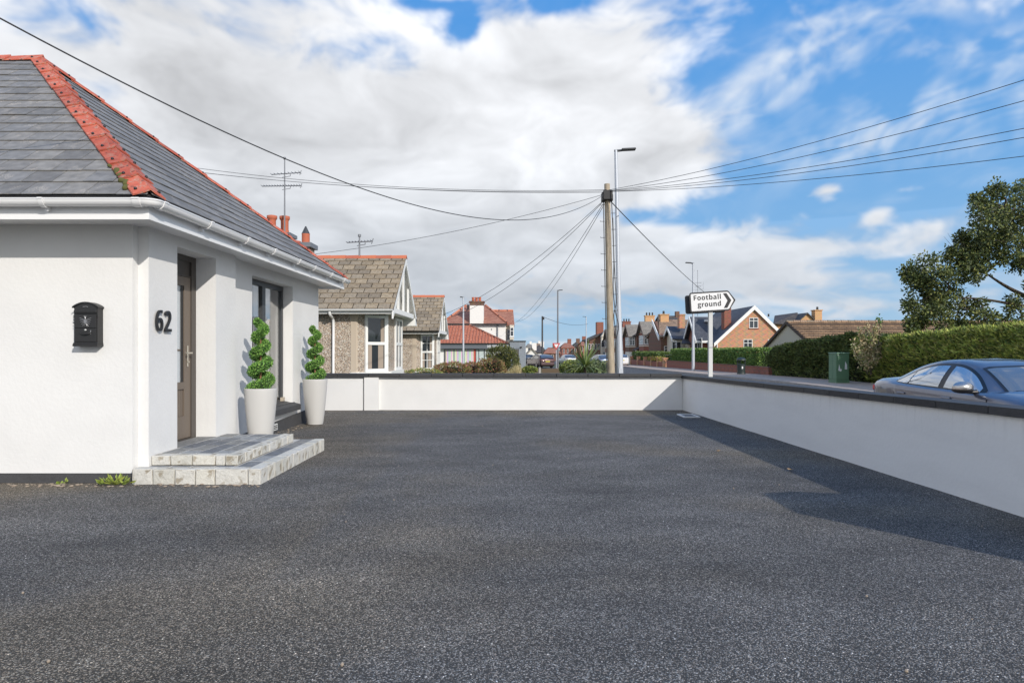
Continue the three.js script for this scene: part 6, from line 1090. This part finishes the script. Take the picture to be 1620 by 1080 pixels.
// ---------------------------------------------------------------- hedges, bushes, trees
function hedge(label, X0, X1, D0, D1, top, pal, n, len, wid, opt = {}) {   // X0: the face towards the street
  const t = thing('hedge', label, 'hedge', [(X0 + X1) / 2, gy((D0 + D1) / 2), (D0 + D1) / 2]), L = new Leaves();
  const bump = (D, y) => 0.22 * fbm(D * 0.7, y * 0.9, X0, 3) * (opt.rough ?? 1), tp = (D, x) => top(D) + 0.16 * fbm(D * 0.9, x * 0.8, 3.3, 3) * (opt.rough ?? 1);
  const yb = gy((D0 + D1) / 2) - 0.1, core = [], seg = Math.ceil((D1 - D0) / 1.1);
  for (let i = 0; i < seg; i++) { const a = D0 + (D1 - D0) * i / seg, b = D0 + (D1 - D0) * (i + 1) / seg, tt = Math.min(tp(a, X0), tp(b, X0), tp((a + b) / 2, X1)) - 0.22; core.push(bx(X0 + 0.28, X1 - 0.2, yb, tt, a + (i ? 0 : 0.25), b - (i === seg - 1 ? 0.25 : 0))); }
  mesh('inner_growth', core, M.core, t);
  const hF = (D) => top(D) - yb, areaF = (D1 - D0) * hF((D0 + D1) / 2), areaT = (D1 - D0) * (X1 - X0), areaE = (X1 - X0) * hF(D0);
  for (let i = 0; i < n; i++) {
    const k = rnd() * (areaF + areaT + 1.2 * areaE); let p, nn;
    if (k < areaF) { const D = rr(D0, D1), y = yb + hF(D) * Math.pow(rnd(), opt.bulge ? 0.5 : 0.9); p = V(X0 - bump(D, y) - (opt.bulge ?? 0) * sstep(0.35, 0.75, (y - yb) / hF(D)) + Math.pow(rnd(), 2) * 0.25, y, D); nn = new THREE.Vector3(-1, 0.35, 0); }
    else if (k < areaF + areaT) { const D = rr(D0, D1), x = X0 - (opt.bulge ?? 0) + (X1 - X0 + (opt.bulge ?? 0)) * Math.pow(rnd(), 1.3); p = V(x, tp(D, x) - Math.pow(rnd(), 2) * 0.2, D); nn = new THREE.Vector3(-0.25, 1, 0.1); }
    else { const near = rnd() < 0.85, D = near ? D0 : D1, x = rr(X0, X1), y = yb + hF(D) * rnd(); p = V(x, y, D + (near ? 1 : -1) * (Math.pow(rnd(), 2) * 0.25 - bump(x + 9, y))); nn = new THREE.Vector3(0, 0.4, near ? 1 : -1); }
    const d = nn.clone().normalize().add(rdir().multiplyScalar(opt.wild ?? 0.75)).add(new THREE.Vector3(0, opt.up ?? 0.3, 0)).normalize();
    const c = pal[Math.floor(Math.pow(rnd(), 1.2) * pal.length)];
    L.add(p, d, rdir(), len * rr(0.6, 1.4), wid * rr(0.7, 1.3), tint(c, 0.3), 0.15);
    if (opt.spray && rnd() < 0.6) for (let q = 0; q < 2; q++) L.add(p.clone().addScaledVector(d, len * 0.4), d.clone().add(rdir().multiplyScalar(0.8)).normalize(), rdir(), len * rr(0.4, 0.8), wid * 0.7, tint(c, 0.3), 0.15);
  }
  mesh('foliage', L.build(), opt.mat ?? M.needle, t, 'stuff');
}
const conifer = [[0.36, 0.43, 0.085], [0.20, 0.27, 0.055], [0.48, 0.51, 0.13], [0.10, 0.15, 0.035], [0.30, 0.30, 0.10]];
hedge('tall conifer hedge along the far pavement behind the blue car', 16.1, 18.6, 14, 31.0, (D) => lerp(2.12, 1.72, clamp((D - 17) / 14)), conifer, 26000, 0.22, 0.055, { spray: true, up: 0.45, rough: 1.4, bulge: 0.6 });
hedge('darker overgrown hedge between the cabinet and the pale gable', 15.9, 18.4, 31.3, 41.5, (D) => lerp(1.98, 1.42, clamp((D - 31) / 10)) - 0.5 * sstep(40, 41.5, D), [[0.10, 0.15, 0.04], [0.17, 0.21, 0.055], [0.06, 0.09, 0.025], [0.12, 0.14, 0.05]], 18000, 0.2, 0.065, { spray: true, up: 0.3, rough: 1.5, bulge: 0.4 });
hedge('clipped bright green hedge above the low brick wall', 16.2, 17.6, 44.5, 69.5, (D) => 1.47 - 0.002 * D, [[0.20, 0.33, 0.07], [0.13, 0.24, 0.05], [0.28, 0.40, 0.10], [0.07, 0.14, 0.03]], 24000, 0.15, 0.08, { up: 0.1, rough: 0.5, mat: M.leaf });
hedge('lower green garden hedge near the brick piers', 16.3, 18.2, 75, 92, (D) => 0.95, [[0.13, 0.20, 0.04], [0.08, 0.14, 0.03], [0.17, 0.24, 0.06]], 6000, 0.22, 0.12, { up: 0.1, rough: 0.7, mat: M.leaf });
{ const t = thing('garden_wall', 'low red brick wall below the clipped green hedge', 'wall', [16, -0.3, 55]); mesh('wall', bx(15.87, 16.1, -0.6, 0.22, 42.2, 70), M.brickRed, t); mesh('coping', bx(15.84, 16.13, 0.22, 0.28, 42.2, 70), M.brickBrown, t); }
{ const t = thing('garden_wall', 'brick garden wall with piers and flower troughs further down the street', 'wall', [16, -0.7, 80]); mesh('wall', bx(15.9, 16.12, -1.1, 0.05, 71.5, 92), M.brickRed, t); for (const d of [71.2, 74.2, 77.6, 81.6, 86, 91]) mesh('pier', [bx(15.8, 16.25, -1.1, 0.42, d, d + 0.45), bx(15.75, 16.3, 0.42, 0.5, d - 0.05, d + 0.5)], M.brickOrange, t); }
{ const t = thing('flower_bed', 'yellow flowering plants on top of the brick garden wall', 'flowers', [16.0, 0.1, 74]), L = new Leaves(); for (let i = 0; i < 900; i++) { const D = rr(71.8, 80), p = V(rr(15.75, 16.3), rr(0.1, 0.5), D); L.add(p, rdir().add(new THREE.Vector3(0, 0.8, 0)).normalize(), rdir(), 0.18, 0.1, tint(rnd() < 0.5 ? [0.5, 0.36, 0.06] : [0.2, 0.22, 0.06], 0.3)); } mesh('foliage', L.build(), M.leaf, t, 'stuff'); }
function bush(name, label, category, c, rx, ry, rz, n, pal, len, wid, opt = {}) {
  const t = thing(name, label, category, [c.x, c.y - ry, -c.z]), L = new Leaves();
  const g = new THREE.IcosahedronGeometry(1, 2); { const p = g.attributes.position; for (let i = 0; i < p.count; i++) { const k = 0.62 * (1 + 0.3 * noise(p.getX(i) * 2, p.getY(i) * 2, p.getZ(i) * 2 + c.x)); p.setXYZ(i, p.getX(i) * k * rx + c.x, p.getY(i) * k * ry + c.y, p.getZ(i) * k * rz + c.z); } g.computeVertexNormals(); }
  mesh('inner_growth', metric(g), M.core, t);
  for (let i = 0; i < n; i++) { const d = rdir(), k = (0.72 + 0.34 * Math.sqrt(rnd())) * (1 + 0.28 * noise(d.x * 2.2 + c.x, d.y * 2.2, d.z * 2.2)), p = new THREE.Vector3(c.x + d.x * k * rx, c.y + d.y * k * ry, c.z + d.z * k * rz); if (p.y < c.y - ry) continue; L.add(p, d.clone().add(rdir().multiplyScalar(0.9)).add(new THREE.Vector3(0, opt.up ?? 0.3, 0)).normalize(), rdir(), len * rr(0.6, 1.4), wid * rr(0.7, 1.3), tint(pal[Math.floor(rnd() * pal.length)], 0.3)); }
  mesh('foliage', L.build(), M.leaf, t, 'stuff');
  if (!opt.noStem) mesh('stem', [0, 1, 2].map((k) => rod(new THREE.Vector3(c.x + (k - 1) * rx * 0.2, c.y - ry, c.z), new THREE.Vector3(c.x + (k - 1) * rx * 0.5, c.y, c.z), 0.03, 0.015, 6)), M.bark, t);
}
const olive = [[0.15, 0.17, 0.04], [0.10, 0.12, 0.03], [0.22, 0.21, 0.06], [0.06, 0.08, 0.02]], rust = [[0.36, 0.20, 0.10], [0.26, 0.22, 0.06], [0.16, 0.19, 0.05], [0.42, 0.17, 0.12], [0.30, 0.27, 0.10]], lime = [[0.24, 0.29, 0.06], [0.17, 0.24, 0.05], [0.32, 0.34, 0.10]];
bush('shrub', 'large round olive green shrub in front of the metal shop front', 'shrub', at(794, 573, 36), 0.80, 0.85, 0.7, 5200, olive, 0.10, 0.05);
bush('flower_bush', 'orange and red flowering bush left of the striped shop window', 'bush', at(716, 588, 30), 0.85, 0.38, 0.5, 3000, rust, 0.08, 0.045);
bush('flower_bush', 'pink-tipped flowering bush under the striped shop window', 'bush', at(748, 586, 31), 0.5, 0.36, 0.4, 1800, [...rust, [0.55, 0.35, 0.33]], 0.08, 0.045);
bush('flower_bush', 'rust-coloured low bush below the round olive shrub', 'bush', at(776, 583, 30), 0.62, 0.42, 0.45, 2400, rust, 0.08, 0.04);
bush('flower_bush', 'small yellow-green plants at the foot of the second house', 'bush', at(670, 592, 27), 0.7, 0.2, 0.4, 1400, [...lime, [0.5, 0.36, 0.12]], 0.07, 0.04);
bush('shrub', 'bright lime shrub left of the spiky plant', 'shrub', at(908, 583, 28), 0.52, 0.30, 0.45, 2200, lime, 0.09, 0.07);
bush('shrub', 'variegated pale shrub right of the spiky plant', 'shrub', at(943, 584, 27), 0.4, 0.30, 0.4, 1800, [[0.24, 0.30, 0.14], [0.15, 0.22, 0.08], [0.34, 0.38, 0.22]], 0.08, 0.06);
bush('shrub', 'small grey-green bush against the telegraph pole foot', 'shrub', at(957, 585, 27.5), 0.2, 0.27, 0.25, 700, [[0.16, 0.21, 0.10], [0.22, 0.27, 0.14]], 0.08, 0.06);
bush('shrub', 'small yellow shrub before the low brown fence', 'shrub', at(838, 585, 40), 0.4, 0.18, 0.3, 900, lime, 0.09, 0.07);
{ // ornamental grasses
  const t = thing('ornamental_grass', 'straw-coloured ornamental grass beside the round shrub', 'grass', [0.1, 0, 33]), L = new Leaves();
  for (let i = 0; i < 1500; i++) { const p = at(rr(778, 822), 600, rr(32, 34)), d = new THREE.Vector3(rr(-0.25, 0.25), 1, rr(-0.25, 0.25)).normalize(); L.add(p, d, rdir(), rr(0.4, 0.85) * (0.75 + 0.25 * Math.sin(p.x * 5)), 0.016, tint([0.50, 0.42, 0.22], 0.25)); }
  mesh('blades', L.build(), M.leaf, t, 'stuff');
}
{ // spiky cordyline-like plant
  const D = 25.6, c = at(926, 580, D), t = thing('spiky_plant', 'spiky fountain-shaped green plant left of the telegraph pole', 'plant', [c.x, c.y - 0.25, D]);
  for (let i = 0; i < 130; i++) {
    const e = Math.acos(rr(0.05, 0.995)), a = rr(0, 6.283), len = rr(0.9, 1.25), d = new THREE.Vector3(Math.sin(e) * Math.cos(a), Math.cos(e), Math.sin(e) * Math.sin(a)), P = [], n = 6, s = new THREE.Vector3().crossVectors(d, YY).normalize(), w0 = 0.03;
    let pl, prr; for (let k = 0; k <= n; k++) { const u = k / n, p = c.clone().addScaledVector(d, len * u); p.y -= 0.35 * e * e * u * u * len * 0.6; const w = w0 * (1 - u) * (0.6 + u * 1.2) + 0.002, l = p.clone().addScaledVector(s, w), r = p.clone().addScaledVector(s, -w); if (k) for (const q of [pl, prr, r, pl, r, l]) P.push(q.x, q.y, q.z); pl = l; prr = r; }
    const g = new THREE.BufferGeometry(); g.setAttribute('position', new THREE.Float32BufferAttribute(P, 3)); const col = tint(rnd() < 0.5 ? [0.20, 0.27, 0.07] : [0.30, 0.36, 0.13], 0.25), C = []; for (let k = 0; k < P.length / 3; k++) C.push(...col); g.setAttribute('color', new THREE.Float32BufferAttribute(C, 3)); g.computeVertexNormals(); mesh('leaf', metric(g), M.leaf, t);
  }
  mesh('stem', rod(c.clone().add(new THREE.Vector3(0, -0.3, 0)), c.clone().add(new THREE.Vector3(0, 0.05, 0)), 0.07, 0.05), M.bark, t);
}
{ // low fence between the gardens and the side street
  const D = 44, t = thing('garden_fence', 'low brown board fence with pale posts before the side street', 'fence', [0.5, gy(44), 44]); const X = (px) => (px - CX) * D / F;
  for (const [a, b] of [[806, 852], [856.5, 893]]) for (let k = 0; k < 2; k++) mesh('board', bx(X(a), X(b), -0.42 + k * 0.28, -0.15 + k * 0.28, D, D + 0.04), std(k ? [0.12, 0.085, 0.055] : [0.15, 0.11, 0.07], 0.9), t);
  for (const px of [805, 854, 894]) mesh('post', bx(X(px) - 0.07, X(px) + 0.07, -0.7, 0.2, D - 0.05, D + 0.09), M.concrete, t);
}
{ // pale dry shrub growing through the hedge by the cabinet
  const D = 28.6, c = at(1375, 548, D), t = thing('dry_shrub', 'pale dry leggy shrub with green tip beside the cabinet', 'shrub', [c.x, 0.2, D]), L = new Leaves(), st = [];
  for (const [px, py] of [[1393, 503], [1372, 512], [1360, 520], [1385, 515], [1350, 540], [1400, 530], [1366, 532]]) { const tip = at(px, py, D + rr(-0.4, 0.3)), b = V(c.x + rr(-0.15, 0.15), 0.3, D), mid = b.clone().lerp(tip, 0.5).add(new THREE.Vector3(rr(-0.15, 0.15), 0, rr(-0.1, 0.1))); st.push(tube([b, mid, tip], 0.013, 10, 5)); for (let i = 0; i < 170; i++) { const k = 0.22 + 0.8 * rnd(), p = b.clone().lerp(tip, k).add(rdir().multiplyScalar(0.2 * (1.15 - k * 0.75))); const g = px > 1390 && k > 0.9; L.add(p, rdir(), rdir(), rr(0.08, 0.15), rr(0.06, 0.09), tint(g ? [0.12, 0.22, 0.05] : rnd() < 0.3 ? [0.28, 0.32, 0.11] : [0.52, 0.43, 0.25], 0.25)); } }
  mesh('stem', st, M.bark, t); mesh('foliage', L.build(), M.leaf, t, 'stuff');
}
{ // big tree behind the hedge, trunk out of view to the right
  const D = 28, t = thing('large_tree', 'large dark broadleaf tree leaning over the tall hedge on the right', 'tree', [23.6, -0.2, D + 1]);
  const base = V(23.6, -0.3, D + 1), fork = V(23.0, 2.6, D + 0.6), wood = [], L = new Leaves();
  wood.push(tube([base, V(23.4, 1.2, D + 0.8), fork], 0.34, 14, 10));
  const blobs = []; // px, py, radius px, depth offset
  const B = (px, py, r, dd = 0) => blobs.push([at(px, py, D + dd), r * D / F]);
  B(1588, 338, 42, 0); B(1560, 350, 34, -0.8); B(1612, 322, 34, 0.6); B(1570, 372, 36, 0.3); B(1600, 350, 40, 0.8); B(1640, 340, 55, -0.6); B(1575, 395, 40, 0.4); B(1610, 385, 44, -1.0); B(1540, 390, 26, 0.8); B(1680, 380, 60, 0); B(1660, 300, 50, 1); B(1618, 415, 18, 0.9);
  B(1520, 420, 28, 0); B(1490, 430, 30, -0.5); B(1460, 428, 24, 0.3); B(1500, 460, 28, -0.3); B(1465, 460, 26, 0.5); B(1530, 490, 30, 0.2); B(1480, 500, 25, -0.5); B(1510, 515, 36, 0.6); B(1455, 505, 18, 0); B(1560, 505, 26, -0.4); B(1540, 425, 22, -0.6); B(1475, 485, 22, 0.8);  B(1618, 500, 26, -0.2); B(1640, 470, 40, 0.2); B(1585, 518, 22, 0.4); B(1700, 440, 60, 0); B(1660, 410, 40, -0.5); B(1690, 510, 50, 0.5); B(1446, 440, 13, 0); B(1556, 400, 26, -0.4); B(1535, 405, 18, 0.4); B(1436, 432, 8, 0.2); B(1505, 400, 10, 0); B(1528, 375, 9, 0.3); B(1547, 318, 9, 0); B(1575, 300, 12, 0); B(1440, 480, 10, 0.2); B(1443, 515, 12, -0.2);
  const limb = (a, b, r0, sway) => { const m1 = a.clone().lerp(b, 0.35).add(new THREE.Vector3(rr(-1, 1) * sway, rr(0, 1) * sway, rr(-1, 1) * sway)), m2 = a.clone().lerp(b, 0.7).add(new THREE.Vector3(rr(-1, 1) * sway * 0.6, rr(-0.3, 0.7) * sway, rr(-1, 1) * sway * 0.6)); const c = new THREE.CatmullRomCurve3([a, m1, m2, b]), g = new THREE.TubeGeometry(c, 16, r0, 7); const p = g.attributes.position; for (let i = 0; i < p.count; i++) { const k = Math.floor(i / 8) / 16, q = c.getPointAt(Math.min(1, k)), s = 1 - 0.8 * k; p.setXYZ(i, q.x + (p.getX(i) - q.x) * s, q.y + (p.getY(i) - q.y) * s, q.z + (p.getZ(i) - q.z) * s); } g.computeVertexNormals(); wood.push(g); return c; };
  const low = limb(fork, at(1560, 432, D), 0.15, 0.15), low2 = limb(V(22.6, 3.0, D + 0.4), at(1500, 470, D + 0.2), 0.09, 0.25), high = limb(fork, at(1590, 330, D), 0.2, 0.3), right = limb(fork, at(1690, 360, D), 0.2, 0.3);
  const pts = [...low.getPoints(12), ...low2.getPoints(12), ...high.getPoints(12), ...right.getPoints(10)];
  for (const [c, r] of blobs) {
    let best = pts[0]; for (const p of pts) if (p.distanceTo(c) < best.distanceTo(c)) best = p;
    limb(best, c, 0.05, 0.2);
    const n = Math.round(20 * r * r * 7), subs = [];
    for (let s = 0; s < 12 + r * 14; s++) { const q = c.clone().add(rdir().multiplyScalar(r * Math.pow(rnd(), 0.45))); subs.push(q); if (s % 2 === 0) wood.push(rod(c, q, 0.012, 0.006, 4)); }
    for (const q of subs) { const m = Math.round(28 + r * 8), sr = 0.18 + 0.09 * rnd(); for (let i = 0; i < m; i++) { const d = rdir(), p = q.clone().addScaledVector(d, sr * Math.pow(rnd(), 0.5)); const k = rnd(); L.add(p, d.add(rdir()).add(new THREE.Vector3(0, -0.1, 0)).normalize(), rdir(), rr(0.10, 0.17), rr(0.06, 0.095), tint(k < 0.42 ? [0.05, 0.076, 0.02] : k < 0.76 ? [0.12, 0.155, 0.034] : [0.24, 0.26, 0.06], 0.3)); } }
  }
  // bare twigs at the edge
  for (let i = 0; i < 6; i++) { const a = at(1512 + i * 3, 395, D), b = at(1494 + i * 6, 366 + rr(0, 12), D); wood.push(rod(a, b, 0.01, 0.004, 4)); }
  mesh('trunk', merge(wood), M.bark, t); mesh('crown', L.build(), M.leaf, t, 'stuff');
}
// ---------------------------------------------------------------- finish
scene.traverse((o) => { if (o.isMesh) { o.castShadow = true; o.receiveShadow = true; } });
renderer.render(scene, camera);
